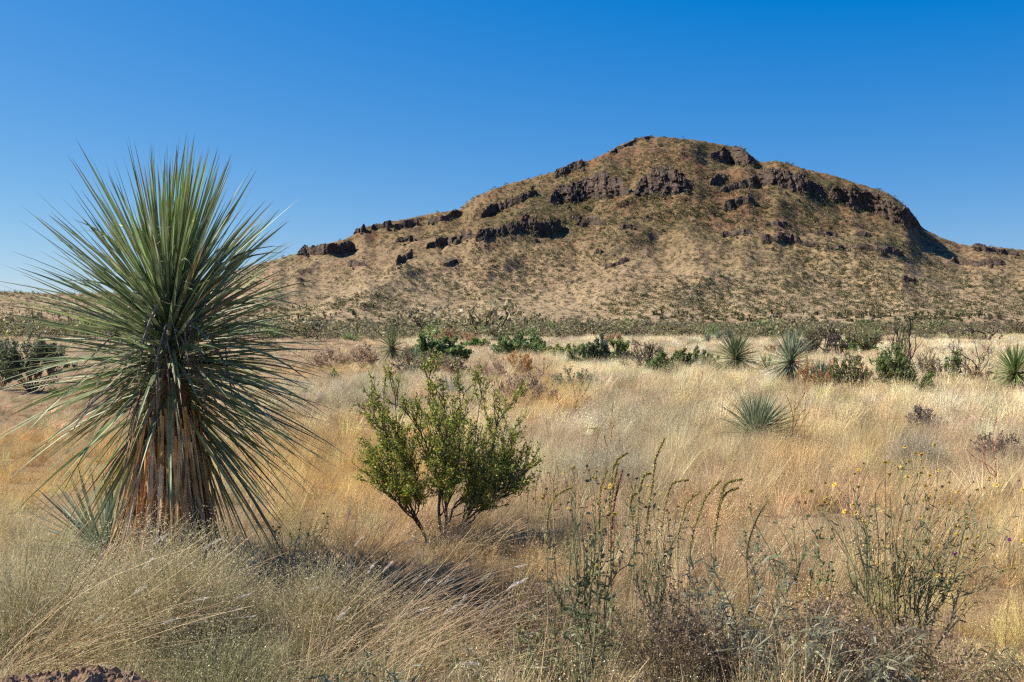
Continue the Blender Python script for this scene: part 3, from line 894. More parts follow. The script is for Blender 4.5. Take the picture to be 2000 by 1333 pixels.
# ------------------------------------------------------------------ the tall yucca
def tall_yucca():
    loc = np.array((-2.13, 6.2, float(gz(-2.13, 6.2))))
    t = thing('yucca', 'tall soaptree yucca with a bursting green crown and a tan skirt of dead leaves', 'yucca', loc)
    tr = MB(); tr.smooth = True
    zz = np.linspace(-.1, 1.9, 14)
    tr.tubes(np.stack((.02 * np.sin(zz * 3), .015 * np.cos(zz * 2), zz), -1)[None], np.interp(zz, (-.1, .3, 1.2, 1.9), (.17, .13, .12, .06)) * rng.uniform(.93, 1.07, 14), 14, np.array(((.13, .09, .06),)))
    tr.build('trunk', M['bark'], t)
    # green leaves: upright at the top, level half way, hanging low down
    items = []
    n = 1000
    for i in range(n):
        f = (i + rng.random()) / n
        z = .98 + .86 * f ** .9
        th = i * 2.39996 + rng.normal() * .25
        phi = math.radians(np.interp(f, (0, .13, .27, .46, .67, .86, 1), (-60, -40, -14, 8, 34, 60, 86)) + rng.normal() * 11)
        if phi < -.38 and math.sin(th) < -.15 and rng.random() < .88: continue
        if phi < -.1 and math.sin(th) < -.6 and rng.random() < .5: continue
        L = np.interp(f, (0, .3, .7, 1), (.98, 1.0, 1.0, .97)) * rng.uniform(.70, 1.08)
        sag = np.interp(f, (0, .35, .6, 1), (.16, .16, .06, .015)) * rng.uniform(.3, 1.8)
        if rng.random() < .11: sag += rng.uniform(.12, .5)
        d = dir_of(phi, th); d[0] += .05
        r0 = .10 * (1 - .5 * f)
        base = np.array((math.cos(th) * r0, math.sin(th) * r0, z))
        g_ = np.array((.18, .225, .105)) * rng.uniform(.5, 1.6) * (1, rng.uniform(.94, 1.06), rng.uniform(.85, 1.25))
        if f > .93: g_ = np.array((.24, .32, .08)) * rng.uniform(.85, 1.15)
        elif f < .3 and rng.random() < .16: g_ = np.array((.30, .19, .07)) * rng.uniform(.7, 1.2)
        elif rng.random() < .035: g_ = np.array((.30, .23, .13))
        side = np.cross(d, (0, 0, 1.)) + rng.normal(size=3) * .45
        near = -math.sin(th) + (.5 if f > .85 else 0) + rng.random() * .6
        items.append((near, base, d, L, rng.uniform(.009, .0135), sag, g_, side))
    items.sort(key=lambda q: -q[0])
    mass = MB()
    for i, (_, *a) in enumerate(items):
        if i < 300:
            mb = MB(); yucca_leaf(mb, *a); mb.build('leaf', M['yucca'], t)
        else:
            yucca_leaf(mass, *a)
    mass.build('leaf_crown', M['yucca'], t, kind='stuff')
    # dead leaves laid down along the trunk
    items = []
    n = 760
    for i in range(n):
        th = rng.uniform(0, 2 * math.pi)
        z = rng.uniform(.35, 1.12)
        L = min(rng.uniform(.35, .95), z * 1.02)
        out = rng.uniform(.02, .20) + .08 * (z < .8)
        d = np.array((math.cos(th) * out, math.sin(th) * out, -1.0)); d += rng.normal(size=3) * .085
        r0 = rng.uniform(.12, .21)
        base = np.array((math.cos(th) * r0, math.sin(th) * r0, z))
        c = [(.82, .58, .29), (.74, .48, .21), (.88, .68, .42), (.42, .25, .10), (.76, .63, .46), (.66, .40, .16)][int(rng.integers(6))]
        side = np.array((-math.sin(th), math.cos(th), 0)) + rng.normal(size=3) * .18
        items.append((-math.sin(th) + rng.random() * .4 + (r0 - .13) * 6, base, d, L, rng.uniform(.006, .0125), -.02, np.array(c) * rng.uniform(.7, 1.2), side))
    # grey withered leaves hanging through the crown
    for i in range(90):
        th = rng.uniform(-2.9, -.2)
        z = rng.uniform(1.15, 1.7)
        d = dir_of(rng.uniform(-1.45, -.2), th) + rng.normal(size=3) * .15
        base = np.array((math.cos(th) * .14, math.sin(th) * .14, z)) + dir_of(rng.uniform(-.2, .6), th) * rng.uniform(0, .25)
        items.append((1.2 + rng.random() * .5, base, d, rng.uniform(.25, .55), rng.uniform(.005, .009), rng.uniform(0, .3), np.array((.33, .28, .24)) * rng.uniform(.75, 1.25), rng.normal(size=3)))
    items.sort(key=lambda q: -q[0])
    mass = MB()
    for i, (_, base, d, L, W, sag, c, side) in enumerate(items):
        mb = MB() if i < 300 else mass
        yucca_leaf(mb, base, d, L, W, sag, c, side, 6, .6, rng.uniform(0, .03))
        if i < 300: mb.build('dead_leaf', M['dead'], t)
    mass.build('dead_leaf_skirt', M['dead'], t, kind='stuff')
    # pale curling threads between the leaves
    th = MB()
    nn = 170
    a = rng.uniform(0, 6.28, nn); r = rng.uniform(.15, .6, nn)
    P = np.stack((np.cos(a) * r, np.sin(a) * r, rng.uniform(1.2, 2.2, nn)), -1)
    s = np.linspace(0, 1, 8)
    C = P[:, None] + rand_dirs(nn)[:, None] * (s * .1)[None, :, None] + rand_dirs(nn)[:, None] * (np.sin(s * 5) * .03)[None, :, None] + rand_dirs(nn)[:, None] * (np.cos(s * 4) * .03)[None, :, None]
    th.tubes(C, .0011, 3, (.6, .56, .48)); th.build('leaf_threads', M['straw'], t, kind='stuff')
tall_yucca()

def rosette(name, label, cat, loc, rad, trunk, n, cols, w, lo=-35, hi=85, sag=.12, skirt=60, lean=(0, 0), group=None):
    """a smaller yucca or sotol: crown, skirt of dead leaves, trunk"""
    t = thing(name, label, cat, loc, 0, group)
    mb = MB()
    cols = np.array(cols)
    for i in range(n):
        f = (i + rng.random()) / n
        th = i * 2.39996 + rng.normal() * .2
        phi = math.radians(lo + (hi - lo) * f ** .85 + rng.normal() * 7)
        d = dir_of(phi, th) + (lean[0], lean[1], 0)
        base = np.array((math.cos(th) * .05, math.sin(th) * .05, trunk * (.75 + .35 * f)))
        yucca_leaf(mb, base, d, rad * rng.uniform(.75, 1.08), w * rng.uniform(.75, 1.2), sag * rng.uniform(.2, 1.7), cols[int(rng.integers(len(cols)))] * rng.uniform(.7, 1.3), np.cross(d, (0, 0, 1.)) + rng.normal(size=3) * .4, 6)
    mb.build('leaf_crown', M['yucca'], t)
    if skirt:
        mb = MB()
        for i in range(skirt):
            th = rng.uniform(0, 6.28); z = trunk * rng.uniform(.5, 1)
            d = np.array((math.cos(th) * .5, math.sin(th) * .5, -1)) + rng.normal(size=3) * .2
            yucca_leaf(mb, (math.cos(th) * .06, math.sin(th) * .06, z), d, max(.12, min(rad * .8, z * 1.1)) * rng.uniform(.7, 1.1), w * .8, 0, np.array((.38, .25, .12)) * rng.uniform(.6, 1.2), rng.normal(size=3), 5)
        mb.build('dead_skirt', M['dead'], t)
    if trunk > .12:
        mb = MB(); mb.smooth = True
        mb.tubes(np.array([[(0, 0, -.1), (0, 0, trunk * .5), (0, 0, trunk)]]), np.array((.09, .08, .05)), 8, np.array(((.12, .08, .05),)))
        mb.build('trunk', M['bark'], t)
    return t

def place(u, vb, hide=.30):
    """ground point of a plant whose lowest visible row, above grass of height hide, is vb"""
    y = (CAMZ - hide) * F / (vb - HOR)
    x = (u - 1000) / F * y
    return np.array((x, y, float(gz(x, y))))
def span(px, loc): return px * loc[1] / F

YG = [(.17, .205, .095), (.20, .235, .115), (.14, .17, .075)]
YB = [(.21, .25, .16), (.25, .29, .20), (.17, .205, .125)]
p = place(765, 705); rosette('yucca', 'grey green yucca with gold lower leaves at the left end of a green thicket', 'yucca', p, span(48, p), span(28, p) + .3, 190, YG, .012, -60, 86, .1, 70)
p = place(803, 706); rosette('yucca', 'small blue grey yucca against the dark green thicket beside a taller yucca', 'yucca', p, span(36, p), .3, 90, YB, .011, -10, 80, .06, 20)
p = place(1437, 722); rosette('yucca', 'wide round yucca right of the dark green bush, dark lower leaves swept right', 'yucca', p, span(58, p), .30 + span(24, p), 340, YG, .011, -38, 80, .14, 70, (.12, 0))
p = place(1545, 738); rosette('yucca', 'tallest of the middle distance yuccas, pale upright crown over brown base', 'yucca', p, span(64, p), .30 + span(40, p), 300, YB, .0105, -50, 88, .08, 90)
p = place(1499, 724); rosette('yucca', 'small yellow green young yucca between two larger yuccas', 'yucca', p, span(36, p), .3, 100, [(.24, .25, .09), (.2, .22, .08)], .011, -15, 84, .08, 25)
p = place(1606, 740); rosette('yucca', 'low blue green yucca behind rust coloured weeds', 'yucca', p, span(40, p), .3, 120, YB, .011, -10, 84, .06, 20)
p = place(1983, 750); rosette('yucca', 'bright green yucca cut by the right edge of the picture', 'yucca', p, span(56, p), .30 + span(28, p), 280, [(.15, .21, .065), (.19, .25, .085), (.12, .17, .055)], .011, -48, 84, .1, 80)
for u, vb, h_, lb in ((1382, 667, 16, 'leftmost small distant yucca behind the wide round yucca'), (1403, 666, 22, 'middle small distant yucca behind the wide round yucca'), (1424, 667, 24, 'rightmost small distant yucca, bushy, behind the wide round yucca')):
    p = place(u, vb); rosette('yucca', lb, 'yucca', p, span(16, p), .3 + span(h_ - 14, p), 90, YB, .022, -35, 84, .08, 20)
p = place(1092, 656); rosette('yucca', 'tiny grey green yucca alone in the far scrub belt', 'yucca', p, span(10, p), .35, 60, YB, .03, -10, 84, .06, 0)
p = place(1480, 862, .12); rosette('sotol', 'grey green sotol clump with fine arching leaves alone in the straw grass', 'sotol', p, span(104, p), .22, 420, [(.22, .26, .155), (.27, .31, .19), (.17, .20, .11)], .0058, -2, 84, .20, 60, (.14, 0))
p = place(880, 765, .25); rosette('sotol', 'pale grey sotol behind the top of the creosote bush', 'sotol', p, span(48, p), .2, 200, [(.28, .29, .25), (.33, .33, .29)], .006, 2, 80, .15, 20)
p = np.array((at(205, 1000, 6.7)[0], 6.7, 0.0)); rosette('yucca', 'young pale yucca sprouting left of the tall yucca trunk', 'yucca', p, .62, .08, 95, [(.19, .23, .16), (.22, .26, .19), (.13, .17, .11)], .009, 5, 78, .03, 0, (-.12, 0))

# ------------------------------------------------------------------ the creosote bush
def creosote():
    loc = np.array((at(848, 1000, 7.45)[0], 7.45, float(gz(-.58, 7.45))))
    t = thing('creosote_bush', 'green creosote bush with bare dark stems in the middle of the grass', 'bush', loc)
    k = 7.45 / F
    tops = [(722, 800, .1), (735, 762, -.1), (765, 752, .15), (800, 790, -.2), (838, 722, .05), (868, 745, -.15), (910, 745, .1), (945, 735, .0), (975, 795, -.1), (1005, 775, .1), (735, 900, .1), (1018, 925, .1), (885, 925, -.35), (820, 940, -.3), (940, 950, -.3), (1040, 860, .0), (1030, 900, -.15),
            (720, 860, .0), (745, 930, -.1), (870, 830, -.35), (930, 840, -.3), (960, 920, -.25), (1000, 950, -.05), (800, 860, .3), (900, 800, .35), (960, 830, .35), (780, 890, -.3), (850, 790, .3), (1000, 850, .2), (905, 860, -.4), (760, 820, -.3), (985, 880, .3)]
    T = np.array([((u - 848) * k, dy, CAMZ + (HOR - v) * k - loc[2] - .05) for u, v, dy in tops])
    nt = 7
    order = np.argsort(T[:, 0] + rng.normal(size=len(T)) * .12)
    curves = []
    for g_ in np.array_split(order, nt):
        c = T[g_].mean(0)
        b0 = np.array((np.sign(c[0]) * .04 + rng.normal() * .03, rng.normal() * .05, -.03))
        fork = b0 + (c - b0) * np.array((.40, .5, .42)) + rng.normal(size=3) * .025
        main = stem_fan(b0, fork[None], 7, .07, -.03)
        mb = MB(); mb.smooth = True
        mb.tubes(main, taper(1, 7, .014, .008), 7, np.array(((.085, .07, .06),)) * rng.uniform(.7, 1.4))
        mb.build('branch', M['twig'], t)
        for i in g_:
            q = main[0][int(rng.integers(3, 7))]
            cv = stem_fan(q, T[i][None], 9, .06, -.03)
            curves.append(cv[0])
            mb = MB(); mb.smooth = True
            mb.tubes(cv, taper(1, 9, .007, .002), 6, np.array(((.085, .07, .06),)) * rng.uniform(.7, 1.4))
            mb.build('branch', M['twig'], t)
    S0 = np.array(curves)
    P, D, _ = pick_on(S0, 16, .12, 1.0)
    T1 = P + norm(D * 1.1 + rand_dirs(len(P)) * .8 + (0, 0, .5)) * rng.uniform(.12, .30, (len(P), 1))
    S1 = stem_fan(P, T1, 5, .06)
    P, D, _ = pick_on(S1, 8, .3, 1.0)
    T2 = P + norm(D + rand_dirs(len(P)) * .8 + (0, 0, .5)) * rng.uniform(.04, .11, (len(P), 1))
    S2 = stem_fan(P, T2, 4, .06)
    tw = MB()
    tw.tubes(S1, taper(len(S1), 5, .0036, .0016), 4, np.array((.10, .08, .06)) * rng.uniform(.6, 1.3, (len(S1), 1)))
    tw.tubes(S2, taper(len(S2), 4, .0016, .0009), 3, np.array((.13, .10, .06)) * rng.uniform(.6, 1.3, (len(S2), 1)))
    tw.build('twigs', M['twig'], t, kind='stuff')
    lf = MB()
    cols = [(.24, .31, .05), (.29, .35, .06), (.18, .24, .04), (.34, .35, .07), (.42, .31, .07)]
    leaves_on(lf, S2, 7, .0112, cols, .9, .5, .15)
    leaves_on(lf, S1, 5, .0112, cols, .8, .5, .5)
    lf.build('foliage', M['creosote'], t, kind='stuff')
creosote()

# ------------------------------------------------------------------ shrubs and small trees of the middle distance
def mid(name, label, cat, u, vb, wpx, hpx, leaf, size, hide=.28, **kw):
    p = place(u, vb, hide)
    k = p[1] / F
    return make_shrub(name, label, cat, p, wpx * k * .68, hpx * k * 1.08 + hide, leaf, size * k * .8, **{**kw, 'n0': int(kw.get('n0', 9) * 1.5), 'per': int(kw.get('per', 5) * 1.0)})
G = 'shrub'
mid('shrub', 'dark green rounded shrub touching the right side of the small blue grey yucca', G, 836, 702, 66, 40, DKGREEN, 3.0, per=14, n0=12, zlo=.2)
mid('shrub', 'dark green rounded shrub at the middle of the left thicket', G, 872, 700, 56, 38, DKGREEN, 3.0, per=14, n0=11, zlo=.2)
mid('shrub', 'small dark green shrub at the right end of the left thicket', G, 897, 706, 32, 30, DKGREEN, 2.8, per=13, n0=8, zlo=.2)
mid('shrub', 'olive brown twiggy shrub in front of the dark green left thicket', G, 825, 722, 110, 30, OLV + BROWN, 2.4, per=7, n0=13, zlo=.15, up=.2)
mid('shrub', 'grey brown twiggy shrub with few leaves below the left thicket, right part', G, 880, 724, 70, 24, BROWN, 2.2, per=6, n0=10, zlo=.15, up=.2)
mid('shrub', 'largest dark green mound of bushes in the centre of the plain', G, 1018, 692, 92, 36, DKGREEN + GREYGRN[:1], 2.8, per=14, n0=15, zlo=.2)
mid('shrub', 'low dark green shrub joined to the right of the largest green mound', G, 1060, 693, 36, 24, DKGREEN, 2.6, per=13, n0=8, zlo=.2)
mid('shrub', 'low yellow green shrub right of the largest green mound', G, 1082, 695, 40, 18, YELGREEN, 2.6, per=11, n0=8, zlo=.15)
mid('shrub', 'bright yellow green shrub between green mounds', G, 1110, 696, 40, 26, YELGREEN, 2.4, per=10, n0=9, zlo=.15)
mid('shrub', 'blue green leafy shrub left of a spiky grey green shrub', G, 1146, 703, 46, 32, GREYGRN + DKGREEN, 2.4, per=12, n0=10, zlo=.2)
mid('shrub', 'spiky grey green upright shrub near the centre right of the plain', G, 1172, 702, 38, 42, GREYGRN, 2.6, per=10, n0=12, zlo=.25, up=1.4, spread=.5)
mid('shrub', 'mid green bush with a few yellow leaves left of a bare thorny bush', G, 1208, 702, 52, 34, GREEN + YELGREEN[:1], 2.5, per=12, n0=10, zlo=.2)
mid('shrub', 'light green low patch of leafy weeds behind the straw grass', G, 932, 677, 50, 9, [(.14, .24, .05), (.17, .27, .06)], 2.2, per=10, n0=10, zlo=.2)
mid('thorn_bush', 'bare grey thorn bush with tangled dark twigs', 'bush', 1258, 718, 76, 50, OLV, 1.5, per=2, n0=14, zlo=.2, twig=(.11, .085, .075), tw=.022, wig=.12, spread=1.2)
mid('shrub', 'dark green leafy bush growing low through the bare thorn bush', G, 1290, 722, 46, 24, DKGREEN, 2.6, per=13, n0=9, zlo=.2)
mid('shrub', 'dark green bush with a long leafy arm reaching right', G, 1332, 716, 34, 34, DKGREEN, 2.6, per=13, n0=8, zlo=.2)
mid('shrub', 'leafy green arm of shrub close to the wide round yucca', G, 1366, 708, 44, 24, GREEN, 2.4, per=10, n0=7, zlo=.45)
mid('shrub', 'low yellow green tuft at the foot of the wide round yucca', G, 1388, 716, 32, 20, YELGREEN, 2.2, per=8, n0=7, zlo=.2)
mid('shrub', 'grey green mesquite shrub with thin leaning stems left of the tall mesquite', G, 1658, 748, 66, 56, GREEN + OLV, 2.0, per=9, n0=11, zlo=.3, wig=.1, up=.7)
mid('mesquite_tree', 'tall mesquite with green lower leaves and bare dark stems rising above the plain', 'tree', 1748, 748, 66, 74, GREEN, 2.2, per=10, n0=14, zlo=.3, wig=.08)
mid('dry_bush', 'bare upright brown stems standing behind the tall mesquite', 'bush', 1756, 735, 60, 108, None, 1, per=0, n0=9, n1=4, n2=4, zlo=.55, twig=(.10, .08, .065), tw=.022, spread=.5, up=1.2)
mid('shrub', 'dark green low shrub right of the tall mesquite', G, 1794, 750, 52, 26, DKGREEN, 2.4, per=13, n0=9, zlo=.2)
mid('dry_bush', 'pale brown twiggy bush without leaves right of the tall mesquite', 'bush', 1800, 738, 62, 58, BROWN, 1.6, per=2, n0=12, zlo=.3, twig=(.24, .18, .13), tw=.012)
mid('dry_bush', 'rounded dark brown twiggy bush left of a thin green sapling', 'bush', 1832, 742, 40, 34, BROWN, 1.6, per=4, n0=10, zlo=.25, twig=(.13, .09, .06), tw=.014)
mid('sapling', 'thin green sapling with a bare lower stem near the right edge', 'tree', 1860, 742, 36, 52, GREEN, 2.2, per=7, n0=5, zlo=.55)
mid('thorn_bush', 'bare grey thorn tree with spreading dark limbs near the right edge', 'bush', 1897, 742, 74, 78, OLV, 1.2, per=2, n0=6, n1=5, n2=6, zlo=.4, twig=(.12, .10, .085), tw=.02, wig=.12, spread=1.1)
mid('shrub', 'orange brown weedy shrub under the bare grey thorn tree', G, 1918, 744, 46, 34, ORANGE + OLV, 1.8, per=6, n0=9, zlo=.25, twig=(.3, .17, .07))
mid('mesquite_tree', 'bare mesquite tree with a dark forked trunk, left one of a pair', 'tree', 1612, 682, 52, 46, BROWN, 1.0, hide=.35, per=2, n0=5, n1=6, n2=6, zlo=.42, twig=(.12, .095, .08), tw=.045, wig=.12, spread=1.1)
mid('mesquite_tree', 'bare mesquite tree with a dark forked trunk, right one of a pair', 'tree', 1642, 682, 56, 44, BROWN, 1.0, hide=.35, per=2, n0=5, n1=6, n2=6, zlo=.42, twig=(.12, .095, .08), tw=.042, wig=.12, spread=1.1)
mid('mesquite_tree', 'hazy olive mesquite left of the pair of bare mesquite trees', 'tree', 1580, 683, 54, 38, OLV, 1.4, hide=.35, per=6, n0=10, zlo=.3, tw=.05, wig=.1)
mid('mesquite_tree', 'hazy olive mesquite right of the pair of bare mesquite trees', 'tree', 1690, 680, 60, 28, OLV + GREEN, 1.5, hide=.35, per=7, n0=10, zlo=.3, tw=.05, wig=.1)
mid('shrub', 'bright green low shrub at the foot of the bare mesquite pair', G, 1672, 681, 62, 16, [(.11, .21, .035), (.14, .25, .04)], 2.0, per=11, n0=11, zlo=.2)
mid('shrub', 'grey green bush with dark stems half hidden behind the left leaves of the tall yucca', G, 64, 742, 104, 78, GREYGRN, 2.8, per=11, n0=18, zlo=.35, tw=.012, up=.9, twig=(.09, .065, .05))
mid('shrub', 'grey green bush cut by the left edge of the picture', G, -2, 740, 60, 66, GREYGRN, 2.8, per=11, n0=11, zlo=.35, up=.9)
mid('dry_bush', 'reddish dry bush just left of the gold skirted yucca', 'bush', 712, 708, 52, 34, REDDRY, 1.7, per=5, n0=13, zlo=.15, twig=(.34, .23, .15), tw=.008)
mid('dry_bush', 'flat reddish brown dry bush far left of the gold skirted yucca', 'bush', 650, 708, 64, 20, REDDRY, 1.7, per=5, n0=13, zlo=.15, twig=(.34, .23, .15), tw=.008)
mid('dry_bush', 'red brown rounded dry bush above and right of the creosote bush top', 'bush', 960, 728, 54, 30, REDDRY, 1.7, per=3, n0=14, zlo=.15, twig=(.28, .18, .12), tw=.009, wig=.12)
mid('dry_bush', 'pinkish brown twiggy bush right of the creosote bush', 'bush', 1040, 772, 66, 46, [(.38, .28, .21), (.31, .22, .16)], 1.8, hide=.2, per=4, n0=16, zlo=.15, twig=(.27, .19, .14), tw=.006)
mid('dry_bush', 'second pinkish twiggy bush directly left of the pinkish brown one', 'bush', 990, 770, 44, 30, [(.40, .30, .22), (.32, .23, .17)], 1.8, hide=.2, per=4, n0=12, zlo=.15, twig=(.27, .19, .14), tw=.006)
mid('weed', 'golden orange dry weed right of the red brown rounded bush', 'weed', 1008, 722, 60, 32, ORANGE, 1.6, per=5, n0=10, zlo=.2, twig=(.42, .22, .08), tw=.008, up=1.0)
mid('weed', 'grey green leafy weed patch in straw grass right of the golden weed', 'weed', 1120, 742, 90, 18, GREYGRN, 1.8, per=4, n0=12, zlo=.15, twig=(.2, .19, .12), tw=.006)
mid('dry_bush', 'small dark grey bush sunk in pale grass at right', 'bush', 1806, 812, 54, 26, [(.15, .13, .12), (.2, .17, .14)], 2.0, hide=.25, per=6, n0=12, zlo=.2, twig=(.13, .105, .095), tw=.007)
mid('dry_bush', 'dark grey brown bush sunk in grass at the right edge', 'bush', 1962, 868, 90, 24, [(.16, .13, .11), (.22, .17, .13)], 2.0, hide=.25, per=6, n0=12, zlo=.2, twig=(.15, .11, .09), tw=.006)
mid('weed', 'small bright green weed under the left leaf tips near the creosote bush', 'weed', 655, 732, 18, 10, YELGREEN, 2.2, hide=.1, per=8, n0=6, zlo=.2)
for u, vb, w, h_, lb in ((1574, 752, 44, 58, 'rust orange tall weed in front of the tallest middle yucca'), (1600, 752, 36, 34, 'rust orange weed right of the taller rust weed'), (1626, 745, 18, 60, 'thin pale orange weed spike left of the grey green mesquite'), (1690, 748, 26, 40, 'rust brown dry weed between mesquite shrubs')):
    mid('weed', lb, 'weed', u, vb, w, h_, ORANGE, 1.5, per=5, n0=8, n1=5, n2=4, zlo=.3, twig=(.45, .21, .07), tw=.008, up=1.5, spread=.5)
for u, vb, w, h_, lb in ((742 + 190, 668, 60, 14, 'orange dry weeds behind the light green patch'), (870, 668, 40, 20, 'orange dry weeds behind the left thicket'), (1195, 668, 40, 12, 'orange dry weeds in the far grass near the centre'), (1512, 688, 40, 14, 'reddish dry weeds between the two largest middle yuccas')):
    mid('weed', lb, 'weed', u, vb, w, h_, ORANGE + REDDRY, 1.3, per=6, n0=9, zlo=.3, twig=(.38, .2, .09), tw=.012, up=1.2)

def dry_stalk(label, u, vb, top, arms, colr, hide, tw=.005, cat='weed'):
    """a bare branched weed stalk; arms are (row where it leaves, column and row where it ends)"""
    p = place(u, vb, hide); k = p[1] / F
    t = thing('dry_weed_stalk', label, cat, p)
    w = lambda uu, vv: np.array(((uu - u) * k, rng.normal() * .05, CAMZ + (HOR - vv) * k - p[2]))
    main = stem_fan(np.array((0, 0, -.03)), w(*top)[None], 8, .03)
    mb = MB(); mb.tubes(main, taper(1, 8, tw, tw * .4), 5, np.array((colr,))); mb.build('stem', M['twig'], t)
    for r_, eu, ev in arms:
        tt = np.clip((vb - r_) / max(vb - top[1], 1), 0.05, .95)
        b0 = main[0][int(tt * 7)]
        A = stem_fan(b0, w(eu, ev)[None], 7, .06, .08)
        mb = MB(); mb.tubes(A, taper(1, 7, tw * .7, tw * .3), 4, np.array((colr,)))
        P, D, _ = pick_on(A, 26, .2, 1)
        mb.specks(P, .012 * k / .006, np.array(colr) * rng.uniform(.7, 1.4, (len(P), 1)), .5)
        mb.build('branch', M['twig'], t)
    P, D, _ = pick_on(main, 50, .3, 1)
    mb = MB(); mb.specks(P + rng.normal(size=P.shape) * .006, .012 * k / .006, np.array(colr) * rng.uniform(.7, 1.4, (len(P), 1)), .5); mb.build('seed_heads', M['straw'], t)
OR = (.42, .22, .075)
dry_stalk('ochre branched dry weed stalk standing right of the grey green sotol', 1552, 868, (1556, 752), [(850, 1598, 785), (810, 1534, 770), (790, 1580, 745), (830, 1575, 800)], OR, .1, .007)
dry_stalk('orange forked weed stalk with long arms behind and right of the creosote bush', 1120, 800, (1147, 718), [(790, 1170, 760), (780, 1102, 715), (770, 1158, 748), (795, 1078, 750), (795, 1165, 775)], OR, .1, .006)
dry_stalk('tall thin single orange stalk above the weeds right of the creosote bush', 1184, 905, (1199, 790), [(850, 1200, 830), (865, 1180, 850)], (.40, .22, .09), .1, .005)
dry_stalk('red stemmed weed stalk in the grass near the right edge', 1941, 948, (1945, 812), [(900, 1902, 852), (905, 1895, 880), (860, 1955, 840)], (.36, .10, .09), .1, .005)
dry_stalk('orange dry stalk with a few arms left of the forked weed', 1060, 735, (1062, 700), [(725, 1045, 712), (720, 1075, 712)], OR, .2, .01)
dry_stalk('rust coloured seed spike in pale grass, left of the sotol', 1367, 742, (1372, 726), [(738, 1365, 732)], OR, .3, .01)

# ------------------------------------------------------------------ scrub belt at the foot of the hill
def belt_mesh(cols, twig, leafy, n=260, flat=.7):
    mb = MB()
    C = stem_fan(np.zeros(3), rand_dirs(10) * (.8, .7, .1) + (0, 0, .75), 5, .1)
    mb.tubes(C, taper(10, 5, .03, .012), 3, np.array(twig) * rng.uniform(.7, 1.3, (10, 1)))
    lob = rand_dirs(7) * (.62, .55, .25) + (0, 0, .55)
    P = lob[rng.integers(0, 7, n)] + rng.normal(size=(n, 3)) * (.28, .26, .18)
    P[:, 2] = np.abs(P[:, 2])
    cols = np.array(cols)
    mb.specks(P, rng.uniform(.05, .11, n) * leafy, cols[rng.integers(0, len(cols), n)] * rng.uniform(.6, 1.4, (n, 1)), .6)
    return mb.mesh('scrub_bush', M['leaf'])
BM = [belt_mesh(OLV, (.11, .09, .06), 1.0) for _ in range(5)] + [belt_mesh(GREEN, (.1, .08, .05), 1.0) for _ in range(2)] + [belt_mesh(BROWN, (.12, .09, .07), .7, 160) for _ in range(3)] + [belt_mesh(YELGREEN, (.12, .1, .06), .9) for _ in range(1)]
BMA = [mesh_arrays(m_) for m_ in BM]
bl = {0: ('olive green creosote scrub in the belt between plain and hill', 'olive scrub in the far belt'), 1: ('fresh green scrub in the belt between plain and hill', 'green scrub in the far belt'), 2: ('brown leafless scrub in the belt between plain and hill', 'brown scrub in the far belt'), 3: ('yellow green scrub in the belt between plain and hill', 'yellow green scrub in the far belt')}
bpts = []
for i in range(9000):
    y = math.sqrt(rng.uniform(62 ** 2, 345 ** 2)); x = rng.uniform(-.68, .68) * y
    d_ = float(fbm(np.array(x * .011 + 3), np.array(y * .022), 4, 91))
    u = 1000 + F * x / y
    lim = .40 if u < 1250 else .46
    lim += .17 * float(np.clip((140 - y) / 80, 0, 1)) + .07 * (u > 1150) * (y < 130)
    if y > 250: lim += .02
    if d_ < lim: continue
    bpts.append((y, x, u))
bpts.sort()
belt = MB(); nb = 0
for y, x, u in bpts:
    k = int(rng.choice(11, p=[.16, .15, .15, .12, .12, .06, .05, .06, .05, .05, .03]))
    s = min(2.0, .85 * math.exp(rng.normal() * .38)) * (1.2 if y < 170 else 1)
    if u < 1300 and y > 85 and rng.random() < .10: s *= 1.6
    sh = s * rng.uniform(.65, 1.1)
    an = rng.uniform(0, 6.28)
    z = float(gz(x, y)) - .05
    if -40 < u < 2040 and nb < 220:
        c_ = 0 if k < 5 else 1 if k < 7 else 2 if k < 10 else 3
        o = link('scrub_bush', BM[k], label=bl[c_][0], category='bush', group=bl[c_][1])
        o.location = (x, y, z); o.rotation_euler = (0, 0, an); o.scale = (s, s, sh); nb += 1
    else:
        a, q, c = BMA[k]
        ca, sa = math.cos(an), math.sin(an)
        V = np.stack(((a[:, 0] * ca - a[:, 1] * sa) * s, (a[:, 0] * sa + a[:, 1] * ca) * s, a[:, 2] * sh), -1) + (x, y, z)
        belt.add(V, q, col=c)
belt.build('far_scrub', M['leaf'], kind='stuff', label='olive scrub merging into a dark belt at the foot of the hill', category='scrub')

# fence posts far out on the plain
fp = MB()
fp.tubes(np.array([[(0, 0, -.2), (.01, 0, .7), (.02, .01, 1.45)]]), np.array((.075, .07, .065)), 7, np.array(((.10, .08, .065),)))
fp.add(np.array([(-.06, -.06, 1.452), (.1, -.06, 1.452), (.1, .08, 1.452), (-.06, .08, 1.452)]) * (.6, .6, 1) + (.01, 0, 0), [(0, 1, 2, 3)], col=(.12, .1, .08))
fm_ = fp.mesh('fence_post', M['twig'])
for u, lb in ((644, 'leftmost dark fence post, near the leaf tips of the tall yucca'), (1118, 'fence post standing alone before the hill foot, centre'), (1277, 'fence post left of its close neighbour, right of centre'), (1355, 'fence post just left above the three small distant yuccas'), (1848, 'fence post in scrub left of the bare grey thorn tree'), (1933, 'rightmost fence post, behind the bare grey thorn tree')):
    y = 150.0
    o = link('fence_post', fm_, label='weathered ' + lb, category='fence post', group='fence posts across the plain')
    o.location = ((u - 1000) / F * y, y, float(gz((u - 1000) / F * y, y))); o.rotation_euler = (rng.normal() * .04, rng.normal() * .04, rng.uniform(0, 3))

